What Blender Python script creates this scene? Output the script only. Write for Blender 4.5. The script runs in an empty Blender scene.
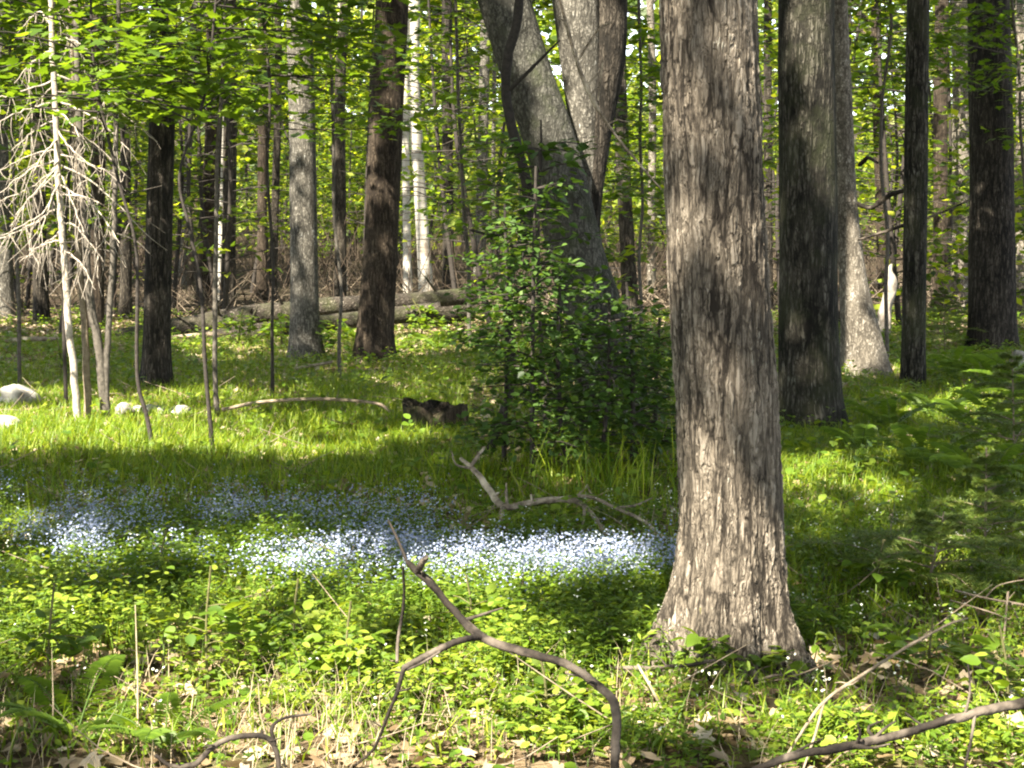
import bpy, math, random
import numpy as np
C = bpy.context.scene
COL = C.collection
rng = np.random.default_rng(11)
random.seed(11)

# ---------------------------------------------------------------- camera
F = 1600.0
CAMZ = 1.6
PITCH = math.atan(154.0 / F)
cam_d = bpy.data.cameras.new("camera")
cam_d.sensor_width = 36.0
cam_d.lens = 36.0 * F / 1024.0
cam_d.clip_start = 0.1
cam_d.clip_end = 2000
cam = bpy.data.objects.new("camera", cam_d)
COL.objects.link(cam)
cam.location = (0, 0, CAMZ)
cam.rotation_euler = (math.pi / 2 - PITCH, 0, 0)
C.camera = cam

# ---------------------------------------------------------------- sky, sun, exposure
SUN_EL, SUN_AZ = math.radians(51), math.radians(-147)      # azimuth measured from +Y towards +X
S = np.array([math.sin(SUN_AZ) * math.cos(SUN_EL), math.cos(SUN_AZ) * math.cos(SUN_EL), math.sin(SUN_EL)])
w = bpy.data.worlds.new("World"); C.world = w; w.use_nodes = True
nt = w.node_tree
sky = nt.nodes.new("ShaderNodeTexSky"); sky.sky_type = 'NISHITA'; sky.sun_disc = False
sky.sun_elevation = SUN_EL; sky.sun_rotation = SUN_AZ
hs = nt.nodes.new("ShaderNodeHueSaturation"); hs.inputs["Saturation"].default_value = .45
nt.links.new(sky.outputs[0], hs.inputs["Color"]); nt.links.new(hs.outputs[0], nt.nodes["Background"].inputs[0])
nt.nodes["Background"].inputs[1].default_value = 0.105
sd = bpy.data.lights.new("sun", 'SUN'); sd.energy = 5.0; sd.angle = math.radians(0.55); sd.color = (1.0, 0.92, 0.78)
so = bpy.data.objects.new("sun", sd); COL.objects.link(so)
from mathutils import Vector
so.rotation_euler = Vector(S).to_track_quat('Z', 'Y').to_euler()
so.location = (-20, -20, 40)
C.view_settings.view_transform = 'Standard'; C.view_settings.look = 'None'
C.view_settings.exposure = 2.72; C.view_settings.gamma = 1.0
C.cycles.use_denoising = True
C.cycles.max_bounces = 7; C.cycles.diffuse_bounces = 4; C.cycles.glossy_bounces = 2; C.cycles.transmission_bounces = 5
C.cycles.filter_width = 2.1
C.cycles.sample_clamp_indirect = 6.0
C.cycles.use_adaptive_sampling = False

# ---------------------------------------------------------------- pixel <-> world
cp, sp = math.cos(PITCH), math.sin(PITCH)
def P(px, py, d):
    a = (px - 512) / F; b = (384 - py) / F
    dy = cp + b * sp; dz = -sp + b * cp
    t = d / dy
    return np.array([a * t, d, CAMZ + dz * t])
def to_px(p):
    p = np.atleast_2d(p)
    y, z = p[:, 1], p[:, 2] - CAMZ
    dep = np.maximum(y * cp - z * sp, 1e-3)
    up = y * sp + z * cp
    return 512 + F * p[:, 0] / dep, 384 - F * up / dep, (y * cp - z * sp)

# ---------------------------------------------------------------- noise, ground height
_tab = np.random.default_rng(5).random((256, 256))
def vnoise(x, y, seed=0):
    x = np.asarray(x, float) + seed * 17.31; y = np.asarray(y, float) + seed * 9.77
    xi = np.floor(x).astype(int); yi = np.floor(y).astype(int)
    fx = x - xi; fy = y - yi
    fx = fx * fx * (3 - 2 * fx); fy = fy * fy * (3 - 2 * fy)
    g = lambda i, j: _tab[i % 256, j % 256]
    return (g(xi, yi) * (1 - fx) + g(xi + 1, yi) * fx) * (1 - fy) + (g(xi, yi + 1) * (1 - fx) + g(xi + 1, yi + 1) * fx) * fy
TREE_BASES = []
def hgt(x, y):
    x = np.asarray(x, float); y = np.asarray(y, float)
    h = 0.06 * (vnoise(x * .7, y * .7, 1) - .5) + 0.035 * (vnoise(x * 2.3, y * 2.3, 2) - .5) + 0.08 * (vnoise(x * .18, y * .18, 3) - .5)
    h = h * np.clip((y + 2) / 5, 0, 1)
    return h + 0.014 * np.maximum(0, y - 28) + .13 * np.maximum(0, y - 74) * np.clip((260 - y) / 100, .35, 1)
def ground_at(px, py):
    d = 1.6 * F / max(py - 230, 20)
    for _ in range(8):
        p = P(px, py, d)
        z = float(hgt(p[0], d))
        d = d + (p[2] - z) * 1600 / max(py - 230, 20) * 0.8
    p = P(px, py, d); p[2] = float(hgt(p[0], d)); return p

# ---------------------------------------------------------------- mesh building
class Acc:
    def __init__(s): s.V = []; s.L = []; s.N = []; s.R = []; s.n = 0; s.SM = []
    def raw(s, v, faces, rnd=0.5, smooth=True):          # faces (M,k) int array
        v = np.asarray(v, float); faces = np.asarray(faces)
        s.V.append(v); s.L.append((faces + s.n).ravel()); s.N.append(np.full(len(faces), faces.shape[1]))
        s.R.append(np.broadcast_to(rnd, (len(v),)).astype(float)); s.n += len(v)
    def inst(s, tv, tf, O, X, Y, Z, sc, rnd):
        n = len(O)
        if n == 0: return
        sc = np.broadcast_to(sc, (n,))
        v = O[:, None, :] + sc[:, None, None] * (tv[None, :, 0:1] * X[:, None, :] + tv[None, :, 1:2] * Y[:, None, :] + tv[None, :, 2:3] * Z[:, None, :])
        k = len(tv)
        f = (tf[None] + (np.arange(n) * k)[:, None, None]).reshape(-1, tf.shape[1])
        s.raw(v.reshape(-1, 3), f, np.repeat(np.broadcast_to(rnd, (n,)), k))
    def build(s, name, mat, parent=None, origin=None):
        me = bpy.data.meshes.new(name)
        V = np.concatenate(s.V); L = np.concatenate(s.L); N = np.concatenate(s.N)
        if origin is not None: V = V - np.asarray(origin)[None]
        me.vertices.add(len(V)); me.vertices.foreach_set("co", V.astype(np.float32).ravel())
        me.loops.add(len(L)); me.loops.foreach_set("vertex_index", L.astype(np.int32))
        me.polygons.add(len(N)); st = np.concatenate([[0], np.cumsum(N)[:-1]])
        me.polygons.foreach_set("loop_start", st.astype(np.int32))
        at = me.attributes.new("rnd", 'FLOAT', 'POINT'); at.data.foreach_set("value", np.concatenate(s.R).astype(np.float32))
        me.update(calc_edges=True)
        me.polygons.foreach_set("use_smooth", np.ones(len(N), bool))
        me.materials.append(mat)
        o = bpy.data.objects.new(name, me); COL.objects.link(o)
        if parent is not None: o.parent = parent
        elif origin is not None: o.location = tuple(origin)
        return o
def tag(o, label=None, cat=None, group=None, kind=None):
    if label: o["label"] = label
    if cat: o["category"] = cat
    if group: o["group"] = group
    if kind: o["kind"] = kind
    return o
def empty(name, loc, label, cat, group=None):
    o = bpy.data.objects.new(name, None); COL.objects.link(o); o.location = tuple(float(c) for c in loc); o.empty_display_size = .1
    return tag(o, label, cat, group)

def unit(v): return v / np.maximum(np.linalg.norm(v, axis=-1, keepdims=True), 1e-9)
def frames(n, normal_spread, dirs=None):
    """random leaf frames: normals near +Z, leaf axis near horizontal (or given)"""
    Z = unit(np.stack([rng.normal(0, normal_spread, n), rng.normal(0, normal_spread, n), np.ones(n)], 1))
    if dirs is None:
        a = rng.random(n) * 2 * np.pi; dirs = np.stack([np.cos(a), np.sin(a), np.zeros(n)], 1)
    Y = unit(dirs - Z * np.sum(dirs * Z, 1, keepdims=True))
    return np.cross(Y, Z), Y, Z
def resample(pts, n):
    """Catmull-Rom through control rows (any columns)"""
    p = np.asarray(pts, float)
    if len(p) < 3:
        t = np.linspace(0, 1, n)[:, None]; return p[0] * (1 - t) + p[-1] * t
    q = np.vstack([2 * p[0] - p[1], p, 2 * p[-1] - p[-2]])
    seg = np.linalg.norm(np.diff(p[:, :3], axis=0), axis=1); cum = np.concatenate([[0], np.cumsum(seg)])
    u = np.linspace(0, cum[-1], n); i = np.clip(np.searchsorted(cum, u, 'right') - 1, 0, len(seg) - 1)
    t = ((u - cum[i]) / np.maximum(seg[i], 1e-9))[:, None]
    a, b, c, d = q[i], q[i + 1], q[i + 2], q[i + 3]
    return .5 * (2 * b + (c - a) * t + (2 * a - 5 * b + 4 * c - d) * t ** 2 + (3 * b - a - 3 * c + d) * t ** 3)
def tube(acc, pts, rad, ns=8, mod=None, rnd=0.5, cap=True):
    pts = np.asarray(pts, float); rad = np.asarray(rad, float); n = len(pts)
    T = unit(np.gradient(pts, axis=0))
    ref = np.array([1.0, 0, 0]) if abs(T[0][0]) < .8 else np.array([0, 0, 1.0])
    X = np.zeros_like(pts); x = ref
    for i in range(n):
        x = x - T[i] * np.dot(x, T[i]); x = x / np.linalg.norm(x); X[i] = x
    Y = np.cross(T, X)
    th = np.linspace(0, 2 * np.pi, ns, endpoint=False)
    R = rad[:, None] * np.ones((1, ns))
    if mod is not None: R = R * mod(pts, th)
    v = pts[:, None] + R[..., None] * (np.cos(th)[None, :, None] * X[:, None] + np.sin(th)[None, :, None] * Y[:, None])
    i = np.arange(n - 1)[:, None] * ns; j = np.arange(ns)[None]; j2 = (j + 1) % ns
    f = np.stack([i + j, i + j2, i + ns + j2, i + ns + j], -1).reshape(-1, 4)
    acc.raw(v.reshape(-1, 3), f, rnd)
    if cap:
        for ring, c, flip in ((0, pts[0], True), (n - 1, pts[-1], False)):
            vv = np.vstack([v[ring], c[None] + T[ring] * (0.15 * rad[ring]) * (-1 if flip else 1)])
            k = np.arange(ns); ff = np.stack([k, (k + 1) % ns, np.full(ns, ns)], 1)
            acc.raw(vv, ff[:, ::-1] if flip else ff, rnd)

# leaf shapes (unit length along +Y)
OV = np.array([[0, 0, 0], [-.27, .2, .05], [-.33, .5, .07], [-.19, .8, .03], [0, 1, -.06], [.19, .8, .03], [.33, .5, .07], [.27, .2, .05], [0, .45, 0]], float)
OVF = np.array([[i, i + 1 if i < 7 else 0, 8] for i in range(8)])[:, ::-1]
_mo = [(0, 0), (-.2, -.03), (-.5, .05), (-.36, .28), (-.62, .52), (-.3, .52), (-.2, .68), (0, 1), (.2, .68), (.3, .52), (.62, .52), (.36, .28), (.5, .05), (.2, -.03)]
MP = np.array([(x, y, .12 * abs(x) - .1 * y * y) for x, y in _mo] + [(0, .38, 0)], float)
MPF = np.array([[i, (i + 1) % 14, 14] for i in range(14)])[:, ::-1]
QD = np.array([[0, 0, 0], [-.36, .48, .06], [0, 1, -.06], [.36, .48, .06]], float)
QDF = np.array([[0, 3, 2, 1]])
NEED = np.array([[-.06, 0, 0], [.06, 0, 0], [.03, 1, 0], [-.03, 1, 0]], float); NEEDF = np.array([[0, 1, 2, 3]])

# ---------------------------------------------------------------- materials
def new_mat(name):
    m = bpy.data.materials.new(name); m.use_nodes = True
    t = m.node_tree; t.nodes.clear(); out = t.nodes.new("ShaderNodeOutputMaterial"); return m, t, out
def ramp(t, fac, stops):
    r = t.nodes.new("ShaderNodeValToRGB"); e = r.color_ramp.elements
    e[0].position, e[0].color = stops[0][0], (*stops[0][1], 1); e[1].position, e[1].color = stops[-1][0], (*stops[-1][1], 1)
    for p, c in stops[1:-1]:
        x = e.new(p); x.color = (*c, 1)
    t.links.new(fac, r.inputs[0]); return r.outputs[0]
def mixc(t, fac, a, b, mode='MIX'):
    m = t.nodes.new("ShaderNodeMix"); m.data_type = 'RGBA'; m.blend_type = mode
    for s, v in ((m.inputs[0], fac), (m.inputs[6], a), (m.inputs[7], b)):
        if isinstance(v, (int, float)): s.default_value = v
        elif isinstance(v, tuple): s.default_value = (*v, 1)
        else: t.links.new(v, s)
    return m.outputs[2]
def math_n(t, op, a, b=None):
    m = t.nodes.new("ShaderNodeMath"); m.operation = op
    for s, v in zip(m.inputs, (a, b)):
        if v is None: continue
        if isinstance(v, (int, float)): s.default_value = v
        else: t.links.new(v, s)
    return m.outputs[0]
def noise(t, vec, scale, detail=4, rough=.6):
    n = t.nodes.new("ShaderNodeTexNoise"); n.inputs["Scale"].default_value = scale; n.inputs["Detail"].default_value = detail; n.inputs["Roughness"].default_value = rough
    t.links.new(vec, n.inputs["Vector"]); return n.outputs["Fac"]
def coords(t, scale=(1, 1, 1), rnd=True):
    tc = t.nodes.new("ShaderNodeTexCoord"); mp = t.nodes.new("ShaderNodeMapping"); mp.inputs["Scale"].default_value = scale
    t.links.new(tc.outputs["Object"], mp.inputs["Vector"])
    if rnd:
        oi = t.nodes.new("ShaderNodeObjectInfo"); mm = t.nodes.new("ShaderNodeVectorMath"); mm.operation = 'SCALE'; mm.inputs[0].default_value = (31, 17, 23)
        t.links.new(oi.outputs["Random"], mm.inputs["Scale"]); t.links.new(mm.outputs[0], mp.inputs["Location"])
    return mp.outputs[0]
def leaf_mat(name, greens, trans=.42, tint=(1.9, 1.75, .7), rough=.5, vary=True):
    m, t, out = new_mat(name)
    at = t.nodes.new("ShaderNodeAttribute"); at.attribute_name = "rnd"
    col = ramp(t, at.outputs["Fac"], greens)
    if vary:
        n = noise(t, coords(t, (1, 1, 1)), 9, 3)
        col = mixc(t, .35, col, ramp(t, n, [(.3, (.35, .35, .35)), (.7, (1.0, 1.0, 1.0))]), 'MULTIPLY')
    p = t.nodes.new("ShaderNodeBsdfPrincipled"); p.inputs["Roughness"].default_value = rough; p.inputs["Specular IOR Level"].default_value = .35
    t.links.new(col, p.inputs["Base Color"])
    tr = t.nodes.new("ShaderNodeBsdfTranslucent"); t.links.new(mixc(t, 1.0, col, tint, 'MULTIPLY'), tr.inputs[0])
    mx = t.nodes.new("ShaderNodeMixShader"); mx.inputs[0].default_value = trans
    t.links.new(p.outputs[0], mx.inputs[1]); t.links.new(tr.outputs[0], mx.inputs[2]); t.links.new(mx.outputs[0], out.inputs[0]); return m
def bark_mat(name, dark, mid, light, plates=9.0, stretch=.16, bump=.03, lichen=None, lich_amt=.55, moss=None, disp=False, blotch=1.0):
    """bark: long plates (stretched cells) with cracks between, fine grain, optional lichen patches and mossy tint"""
    m, t, out = new_mat(name)
    v = coords(t)
    wn = t.nodes.new("ShaderNodeTexNoise"); wn.inputs["Scale"].default_value = 13; wn.inputs["Detail"].default_value = 5; t.links.new(v, wn.inputs["Vector"])
    wa = t.nodes.new("ShaderNodeVectorMath"); wa.operation = 'MULTIPLY_ADD'; t.links.new(wn.outputs["Color"], wa.inputs[0]); wa.inputs[1].default_value = (.018, .018, .08); t.links.new(v, wa.inputs[2])
    mp = t.nodes.new("ShaderNodeMapping"); mp.inputs["Scale"].default_value = (1, 1, stretch); t.links.new(wa.outputs[0], mp.inputs["Vector"])
    mp2 = t.nodes.new("ShaderNodeMapping"); mp2.inputs["Scale"].default_value = (1, 1, min(1, stretch * 3.2)); t.links.new(wa.outputs[0], mp2.inputs["Vector"])
    vc = t.nodes.new("ShaderNodeTexVoronoi"); vc.inputs["Scale"].default_value = plates * 2.2; t.links.new(mp.outputs[0], vc.inputs["Vector"])
    cell = t.nodes.new("ShaderNodeSeparateColor"); t.links.new(vc.outputs["Color"], cell.inputs[0])
    def cracks(vec, sc, k, lift=0.0):
        nn = noise(t, vec, sc, 3, .5)
        return math_n(t, 'MINIMUM', math_n(t, 'ADD', math_n(t, 'MULTIPLY', math_n(t, 'ABSOLUTE', math_n(t, 'SUBTRACT', nn, .5)), k), lift), 1.0)
    furrow = cracks(mp.outputs[0], plates * 1.5, 11)
    furrow2 = cracks(mp.outputs[0], plates * 3.3, 9, .25)
    brk = cracks(mp2.outputs[0], plates * 1.9, 9, .3)
    grain = noise(t, mp2.outputs[0], plates * 7, 6, .75)
    big = noise(t, v, 2.3, 5, .65)
    h1 = math_n(t, 'MULTIPLY', math_n(t, 'MULTIPLY', furrow, furrow2), brk)
    height = math_n(t, 'ADD', math_n(t, 'MULTIPLY', h1, .6), math_n(t, 'ADD', math_n(t, 'MULTIPLY', grain, .38), math_n(t, 'MULTIPLY', cell.outputs[0], .12)))
    col = ramp(t, math_n(t, 'ADD', math_n(t, 'MULTIPLY', height, .74), math_n(t, 'MULTIPLY', math_n(t, 'SUBTRACT', big, .5), .55 * blotch)), [(.16, dark), (.42, mid), (.8, light)])
    if lichen:
        ln = noise(t, v, 4.5, 8, .72)
        lf = ramp(t, math_n(t, 'MULTIPLY', ln, math_n(t, 'ADD', math_n(t, 'MULTIPLY', h1, .3), .75)), [(lich_amt, (0, 0, 0)), (lich_amt + .07, (1, 1, 1))])
        col = mixc(t, math_n(t, 'MULTIPLY', lf, .7), col, lichen)
    if moss:
        mn = noise(t, v, 3.1, 6, .65)
        mf = ramp(t, mn, [(.46, (0, 0, 0)), (.66, (1, 1, 1))])
        col = mixc(t, math_n(t, 'MULTIPLY', mf, .6), col, moss)
    p = t.nodes.new("ShaderNodeBsdfPrincipled"); p.inputs["Roughness"].default_value = .9; p.inputs["Specular IOR Level"].default_value = .15
    t.links.new(col, p.inputs["Base Color"]); t.links.new(p.outputs[0], out.inputs[0])
    if disp:
        d = t.nodes.new("ShaderNodeDisplacement"); d.inputs["Scale"].default_value = bump; d.inputs["Midlevel"].default_value = .6
        t.links.new(height, d.inputs["Height"]); t.links.new(d.outputs[0], out.inputs["Displacement"]); m.displacement_method = 'BOTH'
    else:
        b = t.nodes.new("ShaderNodeBump"); b.inputs["Strength"].default_value = .9; b.inputs["Distance"].default_value = bump
        t.links.new(height, b.inputs["Height"]); t.links.new(b.outputs[0], p.inputs["Normal"])
    return m
def birch_mat(name):
    m, t, out = new_mat(name); v = coords(t)
    mp = t.nodes.new("ShaderNodeMapping"); mp.inputs["Scale"].default_value = (1, 1, 7); t.links.new(v, mp.inputs["Vector"])
    n = noise(t, mp.outputs[0], 3.5, 5, .7); n2 = noise(t, v, 2.2, 5, .6)
    col = ramp(t, n, [(.36, (.1, .08, .06)), (.44, (.33, .305, .255)), (.8, (.46, .43, .365))])
    col = mixc(t, ramp(t, n2, [(.6, (0, 0, 0)), (.68, (1, 1, 1))]), col, (.16, .13, .1))
    p = t.nodes.new("ShaderNodeBsdfPrincipled"); p.inputs["Roughness"].default_value = .7; t.links.new(col, p.inputs["Base Color"]); t.links.new(p.outputs[0], out.inputs[0]); return m
def wood_mat(name, a, b, sc=30, st=.1, light=None):
    m, t, out = new_mat(name); at = t.nodes.new("ShaderNodeAttribute"); at.attribute_name = "rnd"
    n = noise(t, coords(t), sc, 5, .65); n2 = noise(t, coords(t), sc * .18, 4, .6)
    col = mixc(t, ramp(t, n, [(.3, (0, 0, 0)), (.7, (1, 1, 1))]), a, b)
    if light: col = mixc(t, ramp(t, n2, [(.5, (0, 0, 0)), (.62, (1, 1, 1))]), col, light)
    p = t.nodes.new("ShaderNodeBsdfPrincipled"); p.inputs["Roughness"].default_value = .85; p.inputs["Specular IOR Level"].default_value = .2
    t.links.new(col, p.inputs["Base Color"])
    bm = t.nodes.new("ShaderNodeBump"); bm.inputs["Strength"].default_value = .7; bm.inputs["Distance"].default_value = .01; t.links.new(n, bm.inputs["Height"]); t.links.new(bm.outputs[0], p.inputs["Normal"])
    t.links.new(p.outputs[0], out.inputs[0]); return m

M = {}
M['maple'] = leaf_mat("maple_leaf", [(0, (.05, .1, .01)), (.5, (.095, .165, .014)), (1, (.16, .23, .02))], trans=.5)
M['canopy'] = leaf_mat("canopy_leaf", [(0, (.035, .085, .012)), (1, (.09, .16, .022))], vary=False)
M['far'] = leaf_mat("far_leaf", [(0, (.025, .05, .007)), (.45, (.09, .15, .011)), (1, (.27, .3, .03))], trans=.58, vary=False)
M['shrub'] = leaf_mat("shrub_leaf", [(0, (.03, .06, .012)), (.6, (.06, .12, .02)), (1, (.12, .19, .035))], trans=.4)
M['herb'] = leaf_mat("herb_leaf", [(0, (.05, .1, .009)), (.5, (.11, .185, .013)), (1, (.22, .28, .032))], trans=.4)
M['grass'] = leaf_mat("grass_blade", [(0, (.05, .105, .005)), (.6, (.13, .2, .009)), (1, (.24, .28, .025))], trans=.4, vary=False)
M['fern'] = leaf_mat("fern_frond", [(0, (.05, .105, .01)), (1, (.14, .22, .02))], trans=.4)
M['needle'] = leaf_mat("conifer_needle", [(0, (.045, .085, .014)), (.7, (.095, .145, .025)), (1, (.2, .22, .05))], trans=.25, vary=False)
M['flower'] = leaf_mat("flower_petal", [(0, (.19, .23, .38)), (.6, (.26, .3, .42)), (1, (.38, .41, .47))], trans=.3, tint=(1, 1, 1), vary=False)
M['white'] = leaf_mat("white_petal", [(0, (.5, .52, .4)), (1, (.66, .66, .58))], trans=.3, tint=(1, 1, 1), vary=False)
M['litter'] = leaf_mat("dry_leaf", [(0, (.10, .065, .035)), (.35, (.24, .165, .09)), (.75, (.4, .31, .2)), (1, (.46, .39, .29))], trans=.15, tint=(1.2, 1.1, .8))
M['twig'] = wood_mat("dry_twig", (.10, .075, .05), (.26, .21, .15))
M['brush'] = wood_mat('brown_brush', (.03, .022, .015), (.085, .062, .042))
M['stalk'] = wood_mat("dry_stalk", (.2, .16, .1), (.34, .28, .19))
M['herbstem'] = wood_mat('green_stem', (.06, .06, .02), (.13, .12, .05))
M['stem'] = wood_mat("dark_stem", (.018, .015, .012), (.05, .042, .035))
M['stemgrey'] = wood_mat("grey_stem", (.04, .035, .028), (.12, .105, .085))
M['deadpale'] = wood_mat("bleached_deadwood", (.18, .15, .118), (.42, .37, .305))
M['branchdark'] = wood_mat("rotten_branch", (.006, .005, .004), (.03, .023, .017), light=(.11, .09, .07))
M['branchpale'] = wood_mat("peeled_branch", (.07, .055, .04), (.26, .21, .15), light=(.4, .34, .25))
M['bark_main'] = bark_mat("rough_plated_bark", (.018, .0145, .011), (.125, .104, .079), (.28, .243, .195), plates=15, stretch=.12, bump=.016, lichen=(.27, .262, .215), lich_amt=.58, disp=True)
M['bark_dark'] = bark_mat("dark_furrowed_bark", (.01, .0085, .0065), (.048, .04, .03), (.13, .112, .085), plates=11, stretch=.15, bump=.03)
M['bark_black'] = bark_mat("blackish_bark", (.008, .007, .0055), (.036, .03, .023), (.105, .09, .07), plates=11, stretch=.14, bump=.03, lichen=(.1, .095, .08), lich_amt=.63)
M['bark_moss'] = bark_mat("furrowed_greybrown_bark", (.006, .0055, .004), (.04, .036, .027), (.13, .12, .095), plates=11, stretch=.13, bump=.03, lichen=(.17, .165, .14), lich_amt=.6, moss=(.03, .034, .015), blotch=1.3)
M['bark_lean'] = bark_mat("weathered_grey_bark", (.02, .019, .015), (.07, .067, .055), (.15, .145, .12), plates=14, stretch=.4, bump=.014, lichen=(.22, .22, .19), lich_amt=.62, moss=(.045, .055, .022))
M['bark_grey'] = bark_mat("smooth_grey_bark", (.035, .032, .026), (.12, .11, .09), (.27, .25, .21), plates=15, stretch=.3, bump=.014, lichen=(.42, .42, .38), lich_amt=.58)
M['bark_pale'] = bark_mat("pale_blotched_bark", (.05, .043, .033), (.16, .14, .11), (.32, .29, .24), plates=14, stretch=.35, bump=.014, lichen=(.55, .52, .46), lich_amt=.58)
M['bark_brown'] = bark_mat("brown_bark", (.014, .01, .007), (.05, .038, .026), (.11, .085, .06), plates=14, stretch=.15, bump=.02)
M['birch'] = birch_mat("birch_bark")
M['rock'] = wood_mat("pale_stone", (.1, .09, .075), (.36, .335, .29), sc=16, light=(.42, .4, .35))
M['log'] = bark_mat("rotting_log_bark", (.022, .018, .014), (.075, .062, .048), (.2, .175, .14), plates=8, stretch=1, bump=.06, moss=(.06, .07, .025))
def ground_mat():
    m, t, out = new_mat("leaf_litter_soil"); v = coords(t, rnd=False)
    vo = t.nodes.new("ShaderNodeTexVoronoi"); vo.inputs["Scale"].default_value = 22; vo.inputs["Randomness"].default_value = 1; t.links.new(v, vo.inputs["Vector"])
    sc = t.nodes.new("ShaderNodeSeparateColor"); t.links.new(vo.outputs["Color"], sc.inputs[0])
    litter = ramp(t, sc.outputs[0], [(0, (.05, .033, .02)), (.5, (.13, .09, .052)), (1, (.27, .2, .12))])
    n = noise(t, v, 40, 5, .7); litter = mixc(t, .6, litter, ramp(t, n, [(.3, (.3, .3, .3)), (.7, (1, 1, 1))]), 'MULTIPLY')
    gm = noise(t, v, .9, 6, .65); moss = ramp(t, n, [(.3, (.03, .05, .01)), (.7, (.08, .12, .025))])
    col = mixc(t, ramp(t, gm, [(.5, (0, 0, 0)), (.66, (1, 1, 1))]), litter, moss)
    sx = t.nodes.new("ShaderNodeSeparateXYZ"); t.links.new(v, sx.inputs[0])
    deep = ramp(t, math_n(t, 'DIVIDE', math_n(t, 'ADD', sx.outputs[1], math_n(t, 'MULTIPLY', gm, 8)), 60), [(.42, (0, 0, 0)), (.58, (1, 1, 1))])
    col = mixc(t, math_n(t, 'MULTIPLY', deep, .85), col, ramp(t, n, [(.3, (.012, .009, .006)), (.7, (.04, .03, .02))]))  # floor darkens towards the back: shade of the deep wood put into its colour
    p = t.nodes.new("ShaderNodeBsdfPrincipled"); p.inputs["Roughness"].default_value = .95; p.inputs["Specular IOR Level"].default_value = .1; t.links.new(col, p.inputs["Base Color"])
    b = t.nodes.new("ShaderNodeBump"); b.inputs["Strength"].default_value = .8; b.inputs["Distance"].default_value = .03
    t.links.new(math_n(t, 'ADD', n, sc.outputs[0]), b.inputs["Height"]); t.links.new(b.outputs[0], p.inputs["Normal"]); t.links.new(p.outputs[0], out.inputs[0]); return m
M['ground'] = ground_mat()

# ---------------------------------------------------------------- ground
def axis(lo, hi, fine_lo, fine_hi, step):
    a = list(np.arange(fine_lo, fine_hi, step)); s = step
    x = fine_hi
    while x < hi: a.append(x); s *= 1.25; x += s
    a.append(hi); s = step; x = fine_lo
    b = []
    while x > lo: s *= 1.25; x -= s; b.append(max(x, lo))
    return np.array(b[::-1] + a)
gx = axis(-500, 500, -9, 9, .12); gy = axis(-300, 700, 3, 32, .12)
GX, GY = np.meshgrid(gx, gy); a = Acc()
nx = len(gx); i = np.arange(len(gy) - 1)[:, None] * nx; j = np.arange(nx - 1)[None]
a.raw(np.stack([GX.ravel(), GY.ravel(), hgt(GX, GY).ravel()], 1), np.stack([i + j, i + j + 1, i + nx + j + 1, i + nx + j], -1).reshape(-1, 4))
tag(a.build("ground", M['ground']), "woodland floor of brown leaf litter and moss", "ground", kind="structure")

# ---------------------------------------------------------------- where sunlight reaches through the canopy
# (px, py, rx, ry, strength): places on the ground that the sun reaches; py-range chosen on the ground
LIT = [(110, 438, 210, 25, 1.15), (330, 446, 120, 17, .85), (30, 523, 60, 9, .6), (350, 548, 70, 12, .5), (465, 592, 245, 24, 1.1), (30, 550, 60, 15, 1.0), (100, 580, 90, 16, 1.0), (215, 578, 45, 14, 1.0), (310, 556, 40, 12, .9),
       (300, 665, 330, 70, .74), (560, 700, 120, 70, .55), (260, 770, 380, 75, .85), (700, 662, 62, 32, .95), (880, 750, 210, 60, .75), (960, 660, 70, 30, .4),
       (955, 412, 75, 19, 1.0), (870, 420, 16, 6, .5), (920, 560, 70, 14, .55), (850, 492, 80, 32, .6), (940, 455, 90, 14, .5), (420, 330, 70, 25, .7), (230, 350, 50, 14, .7), (560, 480, 60, 12, .35),
       (420, 480, 90, 20, .3), (30, 400, 60, 10, .9), (160, 405, 60, 6, .7), (430, 380, 60, 20, .45), (970, 520, 60, 15, .2), (60, 620, 80, 40, .5)]
# shafts of light that reach things standing up: (px, py, depth, radius m, strength)
# places the crowns keep in shade
DARK = [(150, 489, 260, 31), (400, 505, 60, 16), (790, 625, 45, 22), (850, 610, 110, 34), (800, 590, 50, 20)]
SHAFTS = []
def shaft(px, py, d, r, s=1.0): SHAFTS.append((P(px, py, d), r, s))
for y in range(95, 330, 30): shaft(692 + rng.normal(0, 10), y, 5.85, .02, .75)
for y in (588, 610, 632, 655): shaft(690, y, 5.7, .1, 1); shaft(735, y + 10, 5.7, .1, 1); shaft(775, y + 16, 5.75, .04, .9)
shaft(692, 535, 5.75, .0, .6); shaft(735, 0, 5.85, .12, .6)
for y in range(20, 420, 24): shaft(60 + y * .04, y, 13.0, .35, .8)
for y in range(150, 240, 20): shaft(20, y, 12.9, .4, .8); shaft(110, y, 12.9, .3, .7)
for y in range(-20, 230, 22): shaft(300, y, 19.2, .3, .75)
DB = min(float(ground_at(427, 296)[1]), 40.0)
for y in range(0, 290, 20): shaft(423, y, DB, .7, 1); shaft(407, y + 60, DB + .5, .5, .9)
for y in range(-20, 170, 22): shaft(580, y, 13, .22, .85)
for y in range(60, 210, 24): shaft(962, y, 30, .4, .9)
for y in range(220, 370, 24): shaft(855, y, 17.3, .25, .65)
shaft(795, 355, 12.5, .05, .8); shaft(800, 400, 12.4, .03, .7); shaft(1000, 250, 17.5, .1, .6); shaft(913, 250, 15.8, .0, .7); shaft(1003, 60, 18, .25, .6); shaft(890, 285, 24, .3, 1)
for px, py in ((520, 380), (560, 330), (600, 410), (642, 350), (545, 440), (505, 320), (575, 285), (630, 430), (535, 300)): shaft(px, py, 10.5, .09, .85)
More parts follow.
